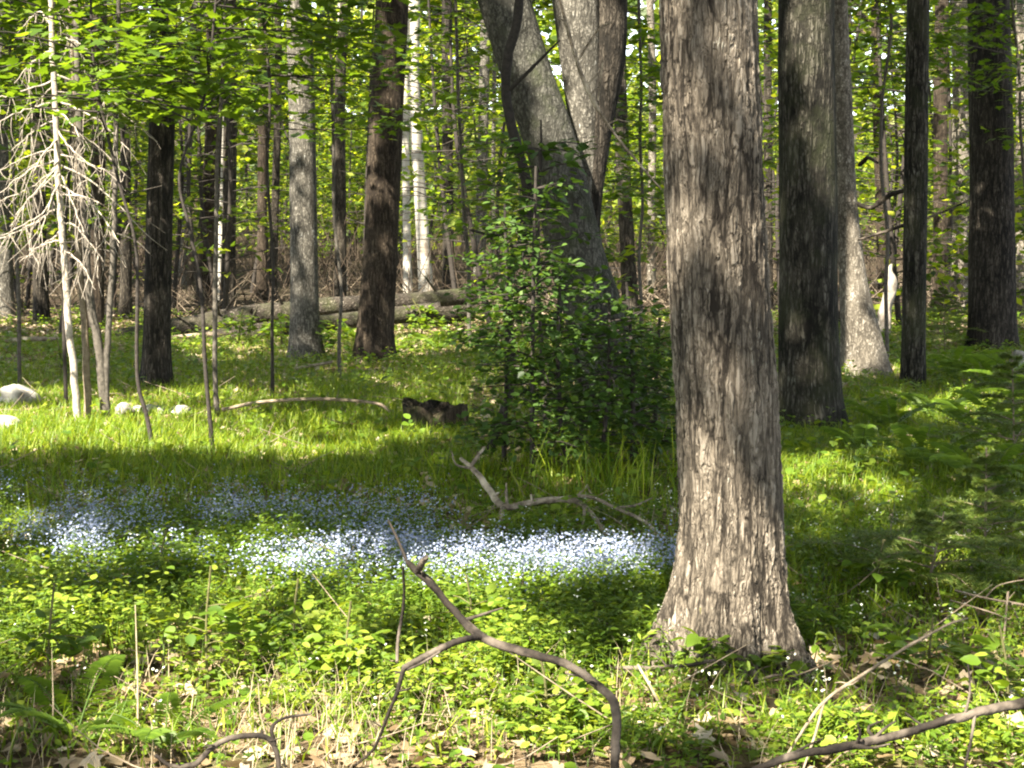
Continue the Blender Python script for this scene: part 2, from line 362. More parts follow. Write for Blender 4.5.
for px, py in ((60, 30), (130, 70), (200, 50), (215, 25), (275, 40), (250, 80), (290, 70), (170, 110), (110, 30)): shaft(px, py, 11.6, .15, .75)
for px, py in ((40, 60), (150, 40), (185, 90), (260, 60), (300, 20), (90, 120), (230, 110), (20, 100), (180, 30), (310, 110), (240, 20)): shaft(px, py, 12.5, .12, .7)
for px, py in ((455, 60), (470, 180), (440, 140), (850, 30), (930, 40), (890, 70), (1010, 80)): shaft(px, py, 20, .3, .8)
for y in (120, 160, 60, 30): shaft(320, y, 14, .3, .5); shaft(240, y, 12, .3, .4)
SH_P = np.array([s[0] for s in SHAFTS]); SH_R = np.array([s[1] for s in SHAFTS]) + .13; SH_S = np.array([s[2] for s in SHAFTS])
def keep_shade(p):
    """False for canopy leaves standing where a sunlit gap has to be"""
    k = p[:, 2] / S[2]; g = p - k[:, None] * S[None]
    x, y, dep = to_px(g)
    n1 = .5 * vnoise(g[:, 0] * 1.5, g[:, 1] * 1.5, 4) + .5 * vnoise(g[:, 0] * 3.9, g[:, 1] * 3.9, 5)
    n1 = np.clip((n1 - .5) * 1.7 + .5, 0, 1)
    front = dep > 1
    lit = np.zeros(len(p))
    for cx, cy, rx, ry, s in LIT:
        q = ((x - cx) / rx) ** 2 + ((y - cy) / ry) ** 2
        lit = np.maximum(lit, s * np.clip(1.6 - q * .9, 0, 1))
    for cx, cy, rx, ry in DARK: lit = np.where((((x - cx) / rx) ** 2 + ((y - cy) / ry) ** 2 < 1) & front, 0, lit)
    far = (~front) | (x < -150) | (x > 1170) | (g[:, 1] > 26) | (y > 860)
    lit = np.where(far, np.where(g[:, 1] > 24, .7, .15), np.where(front, lit, .13))
    rem = n1 < lit
    for c, r, s in zip(SH_P, SH_R, SH_S):
        v = p - c[None]; t = v @ S; dist = np.linalg.norm(v - t[:, None] * S[None], axis=1)
        rem |= (dist < r) & (t > 0) & (rng.random(len(p)) < s + .05)
    return ~rem

# ---------------------------------------------------------------- tree builders
def crown(parent, base, cx, cy, zc, rx, rz, n, size, mat, limbs_from=None, filt=True, mesh=None):
    """leaf clumps spread unevenly through an ellipsoid"""
    nc = max(14, n // 110)
    u = rng.normal(size=(nc, 3)); u = unit(u) * (rng.random(nc) ** .4)[:, None]
    cl = np.array([cx, cy, zc]) + u * np.array([rx, rx, rz])
    idx = rng.integers(0, nc, n)
    p = cl[idx] + rng.normal(size=(n, 3)) * np.array([.55, .55, .28]) * rx / 3.2
    if filt: p = p[keep_shade(p)]
    X, Y, Z = frames(len(p), .5)
    a = Acc(); a.inst(QD, QDF, p, X, Y, Z, size * (.7 + .6 * rng.random(len(p))), rng.random(len(p)))
    return a.build("crown", mat, parent, base)
def trunk_path(d, ctl, top, n):
    """ctl rows (px, py, width px) at distance d, base first; carried on upward to height top"""
    rows = []
    for x, y, wd in ctl: rows.append((*P(x, y, d), wd * d / F / 2))
    rows = np.array(rows)
    b = rows[0].copy(); b[2] = float(hgt(b[0], b[1])) - .12; rows[0] = b
    last = rows[-1]
    dr = unit((rows[-1] - rows[-2])[:3]); dr = dr / max(dr[2], .3)
    h = top - last[2]
    if h > .5:
        for f in (.35, .7, 1.0):
            q = last.copy(); q[:3] = last[:3] + dr * h * f * np.array([1 - .4 * f, 1 - .4 * f, 1]); q[3] = last[3] * (1 - .55 * f); rows = np.vstack([rows, q])
    return resample(rows, n)
def flare_mod(base, amt, hh, lobes, ph, rough=.04):
    def f(pts, th):
        z = np.maximum(pts[:, 2] - base[2], 0)[:, None]
        lob = .5 + .5 * np.cos(lobes * th + ph) * np.cos(1.7 * th + ph * 2.1)
        t = th[None] / (2 * np.pi) * 9
        w = vnoise(np.cos(th)[None] * 1.6 + z * .5 + ph, np.sin(th)[None] * 1.6 + z * .9, 6) - .5
        return 1 + amt * np.exp(-z / hh) * (.35 + .9 * lob) + rough * 2 * w
    return f
def limbs(acc, path, n, zlo, zhi, L, r):
    for _ in range(n):
        c = path[np.argmin(abs(path[:, 2] - (zlo + (zhi - zlo) * random.random())))]
        a = random.random() * 6.283; dr = np.array([math.cos(a), math.sin(a), .35 + .5 * random.random()])
        pts = [c[:3], c[:3] + dr * L * .4 + rng.normal(0, .1, 3), c[:3] + dr * L * .75 + np.array([0, 0, .1]) + rng.normal(0, .2, 3), c[:3] + dr * L + rng.normal(0, .2, 3)]
        q = resample(np.array(pts), 9); tube(acc, q, np.linspace(min(r, c[3] * .6), .012, 9), 6)
CANOPY_Z = 11.0
def tree(name, label, d, stems, mat, top=15, flare=.45, fh=.25, lobes=4, ns=20, n=60, crown_n=4200, crown_r=3.6, crown_z=None, group=None, rough=.05, size=.24, cat="tree", filt=True, cmat='canopy', mats=None):
    base = P(stems[0][0][0], stems[0][0][1], d); base[2] = float(hgt(base[0], base[1]))
    r = empty(name, base, label, cat, group)
    paths = []
    for k, ctl in enumerate(stems):
        a = Acc(); pa = trunk_path(d + (.42 if k else 0), ctl, top, n)
        nn = ns
        tube(a, pa[:, :3], pa[:, 3], nn, flare_mod(base, flare, fh, lobes, random.random() * 6 + k, rough))
        cz = crown_z or top * .8
        limbs(a, pa, 7, cz - 3.2, cz + 1, crown_r * .8, .09)
        a.build("trunk", M[(mats or [mat] * 9)[k]], r, base); paths.append(pa)
    tp = paths[0][-1]; cz = crown_z or top * .8
    k = np.argmin(abs(paths[0][:, 2] - cz)); c = paths[0][k]
    if crown_n: crown(r, base, c[0], c[1], cz, crown_r, 2.6, crown_n, size, M[cmat], filt=filt)
    TREE_BASES.append((base[0], base[1], stems[0][0][2] * d / F / 2))
    return r

def gd(px, py): return float(ground_at(px, py)[1])

# the large tree on the right of the middle
def big_tree():
    d = gd(725, 664)
    ctl = [(724, 668, 122), (727, 625, 112), (731, 560, 105), (731, 500, 103), (725, 380, 103), (717, 256, 101), (708, 0, 99)]
    base = P(724, 668, d); base[2] = float(hgt(base[0], base[1]))
    r = empty("mature_tree", base, "large straight tree with rough plated bark and sunlit flared roots, nearest to us", "tree")
    pa = trunk_path(d, ctl, 3.6, 760)
    a = Acc()
    def mod(pts, th):
        z = np.maximum(pts[:, 2] - base[2], 0)[:, None]
        m = np.zeros((len(pts), len(th)))
        for ang, am, wd, hh in ((3.45, .95, .27, .19), (4.25, .45, .22, .15), (4.9, .6, .2, .17), (5.75, .85, .26, .18), (.6, .4, .4, .2), (1.7, .5, .4, .2), (2.7, .5, .35, .2)):
            dd = (th[None] - ang + np.pi) % (2 * np.pi) - np.pi
            m = m + am * np.exp(-(dd / wd) ** 2) * np.exp(-z / hh)
        w = vnoise(np.cos(th)[None] * 2 + z * .6, np.sin(th)[None] * 2 + z * 1.1, 6) - .5
        w2 = vnoise(th[None] * 7, z * 2.2, 8) - .5
        return 1 + m + .07 * w + .035 * w2 + .12 * np.exp(-z / .35)
    tube(a, pa[:, :3], pa[:, 3] * .97, 300, mod)
    up = trunk_path(d, ctl, 16, 90); up = up[up[:, 2] > 3.45]
    tube(a, up[:, :3], up[:, 3] * .97, 24)
    limbs(a, up, 9, 7.5, 13, 3.2, .1)
    a.build("trunk", M['bark_main'], r, base)
    c = up[np.argmin(abs(up[:, 2] - 11.5))]
    crown(r, base, c[0], c[1], 11.8, 5.0, 2.8, 8500, .24, M['canopy'])
    # two dead side twigs? none in the photograph; only the small shoots growing at its foot
    return r
big_tree()

tree("mossy_tree", "stout dark tree with furrowed grey-brown bark, directly right of the large rough tree", gd(808, 430),
     [[(810, 434, 66), (810, 400, 61), (808, 300, 58), (807, 150, 56), (806, 0, 55)]], 'bark_moss', top=15, flare=.3, fh=.15, ns=60, n=200, rough=.06)
tree("pale_tree", "pale grey tree with swollen sunlit foot, between the stout dark and slim mossy trees", gd(865, 376),
     [[(866, 380, 46), (862, 345, 40), (853, 280, 28), (846, 200, 22), (842, 100, 20), (838, 0, 18)]], 'bark_pale', top=13, flare=.3, fh=.25, ns=30, n=120)
tree("mossy_tree", "slim straight mossy tree standing alone right of the pale swollen tree", gd(913, 388),
     [[(913, 390, 24), (914, 300, 23), (916, 150, 23), (918, 0, 22)]], 'bark_moss', top=13, flare=.25, fh=.12, ns=24, n=90)
tree("dark_tree", "thick blackish tree near the right edge above the ferns", gd(992, 350),
     [[(992, 352, 46), (992, 250, 44), (991, 120, 42), (988, 0, 40)]], 'bark_black', top=15, flare=.3, fh=.2, ns=30, n=90)
tree("grey_tree", "grey straight tree with pale sunlit upper bark, left of the dark brown tree", gd(305, 362),
     [[(307, 365, 34), (305, 320, 29), (304, 240, 27), (302, 120, 26), (299, 0, 25)]], 'bark_grey', top=15, flare=.3, fh=.2, ns=30, n=120)
tree("dark_tree", "dark brown tree leaning slightly, right of the grey sunlit tree by the log", gd(374, 362),
     [[(374, 364, 40), (375, 330, 36), (381, 240, 34), (386, 120, 33), (392, 0, 32)]], 'bark_brown', top=15, flare=.3, fh=.2, ns=30, n=120)
tree("dark_tree", "blackish tree on the left behind the thin dark saplings", gd(155, 388),
     [[(156, 391, 32), (157, 340, 27), (160, 200, 26), (163, 80, 25), (164, 0, 25)]], 'bark_black', top=14, flare=.35, fh=.2, ns=30, n=120, crown_n=6500, crown_r=4.6)
tree("forked_tree", "leaning grey tree forked into three stems behind the leafy bush", gd(608, 425),
     [[(612, 428, 66), (601, 340, 60), (577, 256, 55), (552, 150, 51), (527, 75, 50), (504, 0, 50), (480, -80, 48)],
      [(604, 426, 26), (597, 340, 20), (592, 260, 15), (589, 200, 20), (583, 100, 35), (576, 0, 46), (570, -60, 45)],
      [(602, 424, 24), (594, 300, 18), (591, 220, 19), (599, 130, 26), (610, 60, 30), (612, 0, 30), (613, -60, 29)]], 'bark_lean', mats=['bark_lean', 'bark_grey', 'bark_black'], top=14, flare=.1, fh=.2, ns=40, n=160, crown_n=9500, crown_r=5.2)  # second stem's paler and third's darker bark paint in sun and shade

# further trees that can be told apart in the photograph: px at base, base py, width, px at top, bark, label
FAR = [(427, 296, 13, 414, 'birch', "bright white birch seen above the fallen log, thicker of the two"),
       (408, 293, 8, 404, 'birch', "thin white birch beside the thicker birch above the log"),
       (449, 300, 11, 447, 'bark_black', "thin dark tree just right of the bright white birch"),
       (206, 306, 18, 214, 'bark_brown', "brown tree with sunlit side, right of the blackish left tree"),
       (228, 312, 14, 230, 'bark_dark', "dark slender tree left of the grey sunlit tree"),
       (219, 300, 6, 224, 'birch', "thread-thin white birch between two dark trunks on the left"),
       (338, 312, 12, 346, 'bark_dark', "dark slender tree in the gap between grey and dark brown trees"),
       (344, 290, 6, 340, 'birch', "thin pale birch in the gap between grey and dark brown trees"),
       (632, 322, 15, 620, 'bark_dark', "dark slanting tree between the forked tree and the large rough tree"),
       (652, 300, 8, 650, 'bark_pale', "thin pale tree close against the large rough tree's left side"),
       (768, 310, 9, 768, 'bark_dark', "thin dark tree glimpsed between the two stoutest trunks"),
       (885, 300, 11, 876, 'bark_brown', "thin brown tree behind the pale swollen tree"),
       (940, 312, 15, 942, 'bark_brown', "brown tree just right of the slim mossy tree"),
       (961, 306, 21, 960, 'bark_pale', "pale blotched tree beside the thick blackish tree"),
       (1022, 320, 18, 1024, 'bark_pale', "pale tree cut off by the right picture edge"),
       (4, 318, 18, 2, 'bark_grey', "grey tree cut off by the left picture edge"),
       (42, 322, 14, 36, 'bark_dark', "dark tree behind the dead spruce's left branches"),
       (95, 330, 15, 100, 'bark_brown', "brown tree behind the bunch of dead spruce stems"),
       (125, 318, 11, 128, 'bark_dark', "thin dark tree left of the blackish tree"),
       (262, 300, 10, 262, 'bark_brown', "thin brown tree midway between dark slender and grey sunlit trees"),
       (478, 300, 11, 486, 'bark_grey', "thin grey tree left of the crooked dark vine"),
       (272, 305, 8, 278, 'bark_dark', "thin dark tree close to the grey sunlit tree's left side")]
for px, py, wd, pt, bk, lb in FAR:
    d = min(gd(px, py), 40.0)
    tree("birch_tree" if bk == 'birch' else "distant_tree", lb, d, [[(px, py, wd * 1.15), ((px * 2 + pt) / 3, py - 60, wd), (pt + rng.normal(0, 2), 90, wd * .92), (pt, 0, wd * .88)]], bk,
         top=13 + rng.random() * 3, flare=.25, fh=.3, ns=14, n=40, crown_n=1500, crown_r=3.0, crown_z=8.5 + rng.random() * 2.5, size=.32, cmat='far')

# deep wood: many more trunks with crowns; each labelled by the gap it shows in
ANCH = [(-400, "the left edge"), (160, "the blackish left tree"), (303, "the grey sunlit tree"), (385, "the dark brown tree"), (428, "the white birch"), (575, "the forked tree"),
        (715, "the large rough tree"), (808, "the stout dark tree"), (915, "the slim mossy tree"), (990, "the thick blackish tree"), (1500, "the right edge")]
BLOCK = [(146, 178), (288, 322), (358, 404), (500, 628), (655, 785), (778, 842), (840, 880), (902, 930), (968, 1014)] + [(f[0] - f[2], f[0] + f[2]) for f in FAR]
deep = []
tries = 0
while len(deep) < 92 and tries < 4000:
    tries += 1
    d = 27 + 48 * rng.random() ** .8; px = rng.uniform(-120, 1150)
    if any(lo - 3 < px < hi + 3 for lo, hi in BLOCK): continue
    if any(abs(px - q[0]) < 5.5 for q in deep): continue
    wd = rng.choice([.09, .12, .16, .22, .3]) * F / d
    bk = rng.choice(['bark_dark', 'bark_black', 'bark_brown', 'bark_grey', 'bark_pale', 'birch'], p=[.26, .14, .2, .17, .16, .07])
    deep.append((px, d, wd, bk))
deep.sort()
ORD = "first second third fourth fifth sixth seventh eighth ninth tenth eleventh twelfth thirteenth fourteenth fifteenth sixteenth seventeenth eighteenth nineteenth twentieth twenty-first twenty-second twenty-third twenty-fourth twenty-fifth twenty-sixth twenty-seventh twenty-eighth twenty-ninth thirtieth".split()
TONE = {'bark_dark': 'dark', 'bark_black': 'black', 'bark_brown': 'brown', 'bark_grey': 'grey', 'bark_pale': 'pale', 'birch': 'white'}
cnt = {}
for px, d, wd, bk in deep:
    g = max(k for k in range(len(ANCH)) if ANCH[k][0] <= px)
    cnt[(g, bk)] = cnt.get((g, bk), 0) + 1
    lb = "%s-from-left %s trunk far back between %s and %s" % (ORD[cnt[(g, bk)] - 1], TONE[bk], ANCH[g][1], ANCH[g + 1][1])
    gp = P(px, 384, d); by = to_px(np.array([[gp[0], d, float(hgt(gp[0], d))]]))[1][0]
    ln = rng.normal(0, 9)
    tree("distant_tree", lb, d, [[(px, by, wd * 1.2), (px + ln * .3, by - 60, wd), (px + ln, 60, wd * .9), (px + ln * 1.2, 0, wd * .85)]], bk, top=11 + 5 * rng.random(), flare=.2, fh=.3, ns=10, n=22,
         crown_n=3000, crown_r=3.1, crown_z=7 + rng.random() * 3.5, size=.34, group="trunks deep in the wood", filt=d < 34, cmat='far')

# trees standing left of and behind the viewpoint, whose crowns shade the clearing
def shade_tree(x, y, k):
    z = float(hgt(x, y)); r = empty("canopy_tree", (x, y, z), "tall leafy tree outside the picture whose crown shades the clearing", "tree", "trees around the viewpoint")
    pa = resample(np.array([(x, y, z - .1, .2), (x + rng.normal(0, .1), y, 4, .17), (x + rng.normal(0, .3), y, 9, .12), (x, y, 14, .05)]), 24)
    a = Acc(); tube(a, pa[:, :3], pa[:, 3], 12, flare_mod((x, y, z), .4, .25, 4, k)); limbs(a, pa, 3, 9, 13, 2.4, .06); a.build("trunk", M['bark_dark'], r, (x, y, z))
    crown(r, (x, y, z), x, y, 11 + rng.normal(0, .5), 4.0, 2.2, 6600, .25, M['canopy'])
k = 0
for yy in np.arange(-9, 27, 4.6):
    for xx in np.arange(-20, 8, 4.6):
        x = xx + rng.normal(0, .5) + (2.3 if int(k) % 2 else 0); y = yy + rng.normal(0, .5)
        if y > 1 and abs(x) < .36 * y + 1.6: continue
        if math.hypot(x, y) < 2.5: continue
        best = None
        for dx in (0, .7, -.7, 1.4, -1.4, 2.0, -2.0):        # stand the trunk where its shadow misses the sunlit places
            zz = np.linspace(0, 13, 40); gpt = np.stack([x + dx - S[0] / S[2] * zz, y - S[1] / S[2] * zz, zz * 0], 1); qx, qy, qd = to_px(gpt)
            c_ = sum(float(np.sum((((qx - l[0]) / l[2]) ** 2 + ((qy - l[1]) / l[3]) ** 2 < 1.2) & (qd > 1))) * l[4] for l in LIT) + .3 * abs(dx)
            if y > 1 and abs(x + dx) < .36 * y + 1.6: continue
            if math.hypot(x + dx, y) > 2.5 and (best is None or c_ < best[0]): best = (c_, x + dx)
        k += 1; shade_tree(best[1], y, k)

# far edge of the wood that closes the view
a = Acc(); n = 85000
p = np.stack([rng.uniform(-75, 75, n), rng.uniform(72, 112, n), rng.random(n) ** 1.3 * 24 + .1], 1); p[:, 2] += hgt(p[:, 0], p[:, 1])
q = vnoise(p[:, 0] * .35, p[:, 2] * .45, 9); p = p[q > .22]; n = len(p)
X, Y, Z = frames(n, 2.5); a.inst(QD, QDF, p, X, Y, Z, .45 + .45 * rng.random(n), rng.random(n))
tag(a.build("woods", M['far']), "distant green wall of foliage closing the wood", "woods", kind="stuff")

# ---------------------------------------------------------------- saplings with layered leafy branches
def foliage_on(acc_wood, acc_leaf, path, zlo, zhi, nb, spread, nleaf, lsize, tmpl, droop=.12, rise=.15, nspread=.3, br=.008, xdir=None, filt=False):
    tv, tf = tmpl
    for b in range(nb):
        zz = zlo + (zhi - zlo) * (b + rng.random()) / nb
        c = path[np.argmin(abs(path[:, 2] - zz))][:3]
        a = rng.random() * 6.283 if xdir is None else xdir + rng.normal(0, .7)
        L = spread * (.55 + .6 * rng.random()) * (1 - .35 * (zz - zlo) / max(zhi - zlo, .1))
        dr = np.array([math.cos(a), math.sin(a), rise + rng.normal(0, .1)])
        pts = resample(np.array([c, c + dr * L * .5 + rng.normal(0, .04 * L, 3), c + dr * L + np.array([0, 0, -droop * L])]), 8)
        tube(acc_wood, pts, np.linspace(br, .003, 8), 5)
        m = int(nleaf * L / spread)
        t = rng.random(m) ** .7 * 7; i = np.minimum(t.astype(int), 6); f = (t - i)[:, None]
        p0 = pts[i] * (1 - f) + pts[i + 1] * f
        side = np.where(rng.random(m) < .5, -1, 1)
        dh = np.array([math.cos(a), math.sin(a), 0]); ph = np.array([-dh[1], dh[0], 0])
        off = (rng.random(m) ** 1.2 * .34 * L + .02)
        o = p0 + ph[None] * (side * off)[:, None] + rng.normal(0, .025 + .03 * L, (m, 3)) * np.array([1, 1, .8])
        dirs = dh[None] * (.5 + rng.random(m))[:, None] + ph[None] * side[:, None] * .9 + np.stack([rng.normal(0, .4, m), rng.normal(0, .4, m), np.full(m, -.25)], 1)
        if filt: kk = keep_shade(o) | (rng.random(len(o)) > filt); o = o[kk]; dirs = dirs[kk]; m = len(o)
        X, Y, Z = frames(m, nspread, dirs)
        acc_leaf.inst(tv, tf, o, X, Y, Z, lsize * (.65 + .6 * rng.random(m)), np.clip(rng.normal(.45, .25, m), 0, 1))
def sapling(name, label, d, ctl, top, zlo, nb, spread, nleaf, lsize, leafmat, stemmat='stem', tmpl=(MP, MPF), group=None, cat="sapling", **kw):
    pa = trunk_path(d, ctl, top, 60); base = pa[0][:3].copy(); base[2] += .12
    r = empty(name, base, label, cat, group)
    if name == 'maple_sapling':
        zz = pa[:, 2] * 1.3 + pa[0, 0] * 7; pa[:, 0] += .10 * (vnoise(zz, zz * 0, 2) - .5) * np.clip(pa[:, 2], 0, 1); pa[:, 3] *= .8
    aw, al = Acc(), Acc(); tube(aw, pa[:, :3], np.maximum(pa[:, 3], .004), 8, flare_mod(base, .5, .06, 3, 1, .08))
    foliage_on(aw, al, pa, zlo, min(top - .1, zlo + kw.pop('zspan', 9)), nb, spread, nleaf, lsize, tmpl, **kw)
    aw.build("stem", M[stemmat], r, base); al.build("foliage", M[leafmat], r, base); return r
T_ = (OV, OVF)
sapling("maple_sapling", "thin black sapling with a bent foot, left of the other dark sapling", gd(155, 449), [(155, 450, 6), (147, 415, 5.5), (139, 380, 5), (138, 300, 4.6), (136, 240, 4), (118, 170, 4), (100, 80, 3.5), (92, 0, 3)], 4.6, 2.3, 42, 1.35, 74, .1, 'maple', filt=.7)
sapling("maple_sapling", "thin black sapling forking upward in the sunny grass, right of its twin", gd(213, 457), [(213, 459, 6), (211, 420, 5.5), (205, 350, 5), (200, 280, 4.6), (190, 225, 4), (180, 170, 3.6), (200, 90, 3.5), (215, 0, 3)], 4.6, 2.3, 42, 1.35, 74, .1, 'maple', filt=.7)
sapling("maple_sapling", "slender grey sapling rising behind the forking black one", gd(217, 420), [(218, 421, 7), (215, 360, 6), (217, 280, 6), (220, 180, 5), (222, 90, 5), (226, 0, 4)], 4.8, 2.6, 40, 1.5, 70, .105, 'maple', 'stemgrey', filt=.8)
sapling("maple_sapling", "leafy sapling overhanging the dead spruce from behind", gd(66, 408), [(66, 410, 5), (64, 300, 5), (72, 160, 4), (80, 0, 4)], 5.0, 2.5, 38, 1.5, 60, .105, 'maple', 'stem', filt=.6)
sapling("maple_sapling", "leafy sapling between the dark slender tree and the grey sunlit tree", gd(272, 402), [(272, 404, 5), (274, 300, 4), (268, 160, 4), (262, 0, 4)], 5.0, 2.5, 38, 1.4, 60, .105, 'maple', 'stem', filt=.6)
sapling("maple_sapling", "leafy sapling in front of the grey sunlit tree with hanging leaves", 17.0, [(340, 392, 5), (338, 300, 4), (332, 180, 4), (330, 60, 4), (325, 0, 3)], 5.4, 2.6, 36, 1.5, 44, .11, 'maple', 'stemgrey')
sapling("maple_sapling", "leafy sapling with bright leaves beside the thin dark tree and birch", 22.0, [(470, 340, 5), (466, 250, 5), (460, 120, 4), (455, 0, 4)], 6.2, 1.6, 50, 1.5, 36, .115, 'maple', 'stemgrey')
sapling("maple_sapling", "leafy sapling over the right trees, between pale swollen and slim mossy trees", 19.0, [(888, 362, 5), (886, 250, 5), (882, 120, 4), (890, 0, 4)], 5.4, 3.2, 36, 1.4, 44, .11, 'maple', 'stemgrey')
sapling("maple_sapling", "leafy sapling beside the thick blackish tree near the right edge", 20.0, [(1034, 352, 5), (1030, 250, 5), (1020, 120, 4), (1012, 0, 4)], 5.6, 2.6, 40, 1.5, 40, .11, 'maple', 'stemgrey')
sapling("maple_sapling", "leafy sapling at the left edge behind the dead spruce", 16.0, [(20, 392, 5), (18, 300, 5), (14, 160, 4), (10, 0, 4)], 5.2, 2.4, 40, 1.6, 44, .105, 'maple', 'stemgrey')
sapling("maple_sapling", "bright leafy sapling in the gap right of the forked tree", 21.0, [(640, 345, 5), (642, 250, 4), (640, 120, 4), (638, 0, 4)], 6.0, 1.9, 46, 1.0, 36, .11, 'maple', 'stemgrey')
# crooked dark vine in front of the leaning stem
M['vine'] = wood_mat('dark_vine_bark', (.012, .01, .008), (.035, .03, .024)); a = Acc(); d = gd(492, 452) - .2
q = np.array([(*P(x, y, d + dd), wd * d / F / 2) for x, y, wd, dd in ((489, 455, 8, 0), (500, 420, 8, 0), (512, 380, 8, .1), (508, 320, 8, .2), (507, 285, 9, .3), (519, 250, 10, .35), (529, 215, 11, .4), (525, 175, 11, .4), (514, 135, 10, .45), (506, 95, 10, .5), (508, 55, 10, .5), (518, 15, 10, .5), (518, -60, 10, .5), (512, -260, 9, .5), (505, -520, 8, .8))])
b = q[0].copy(); b[2] = hgt(b[0], b[1]) - .1; q = resample(np.vstack([b, q]), 110)
tube(a, q[:, :3], q[:, 3], 12, lambda p, t: 1 + .25 * (vnoise(p[:, 2:3] * 14, t[None] * 2, 3) - .5))
for x0, y0, x1, y1, x2, y2 in ((525, 200, 540, 170, 541, 120), (510, 90, 540, 60, 560, 40), (528, 215, 500, 235, 470, 230), (507, 300, 530, 285, 545, 300)):
    tube(a, resample(np.array([P(x0, y0, d + .4), P(x1, y1, d + .3), P(x2, y2, d + .2)]), 12), np.linspace(.018, .006, 12), 6)
tag(a.build("woody_vine", M['vine'], None, q[0][:3]), "crooked dark woody vine snaking up in front of the leaning tree", "vine")

# bush in front of the forked tree
SH = [(503, 470, 1.75, .42, "dark leafy shrub at the foot of the crooked vine", 40), (532, 478, 2.0, .5, "tallest leafy shrub of the bush below the leaning tree", 50), (566, 476, 1.35, .45, "low broad leafy shrub in the middle of the bush", 46),
      (598, 474, 1.15, .45, "dark shrub in front of the forked tree's foot", 46), (632, 470, 1.25, .45, "shrub between the forked tree's foot and the large rough tree", 46), (655, 462, 1.0, .38, "small shrub tucked against the large rough tree's left side", 34), (580, 452, 1.0, .45, "shaded shrub hidden behind the others against the forked tree", 40)]
for px, py, h, spd, lb, nb in SH:
    d = gd(px, py); hp = h * F / d
    sapling("leafy_shrub", lb, d, [(px, py, 5), (px + rng.normal(0, 6), py - hp * .5, 4), (px + rng.normal(0, 10), py - hp * .97, 3)], h, .16, int(nb * .8), spd, 34, .056, 'shrub', tmpl=T_, group="shrubs of the bush below the forked tree", cat="shrub", nspread=.45, br=.006)
d = gd(545, 470)
sapling("leafy_sapling", "slim sapling with small dark leaves rising through the bush past the leaning tree", d + .75, [(548, 470, 5), (543, 380, 4), (538, 260, 4), (540, 150, 3)], 2.45, .9, 30, .45, 22, .085, 'shrub', tmpl=T_, nspread=.45)

# background saplings: simpler leaves, each a thing
cnt = {}
bgs = []
for px in np.linspace(-60, 1090, 88):
    bgs.append((px + rng.normal(0, 8), rng.uniform(24, 66)))
bgs.sort()
for px, d in bgs:
    if 385 < px < 455 and d < 42: d = 42 + (d - 24) * .6
    g = max(k for k in range(len(ANCH)) if ANCH[k][0] <= px); cnt[g] = cnt.get(g, 0) + 1
    gp = P(px, 384, d); z = float(hgt(gp[0], d)); top = z + rng.uniform(5, 9.5)
    pa = resample(np.array([(gp[0], d, z - .1, .05), (gp[0] + rng.normal(0, .3), d, z + 3, .035), (gp[0] + rng.normal(0, .5), d, top, .01)]), 30)
    r = empty("distant_sapling", (gp[0], d, z), "%s-from-left leafy sapling far back between %s and %s" % (ORD[cnt[g] - 1], ANCH[g][1], ANCH[g + 1][1]), "sapling", "saplings deep in the wood")
    aw, al = Acc(), Acc(); tube(aw, pa[:, :3], pa[:, 3], 6)
    foliage_on(aw, al, pa, z + rng.uniform(.3, 1.8), top - .2, 52, 1.9, 46, .16, (QD, QDF), br=.012, nspread=.5, filt=d < 48)
    aw.build("stem", M['stem'], r, (gp[0], d, z)); al.build("foliage", M['far'], r, (gp[0], d, z))

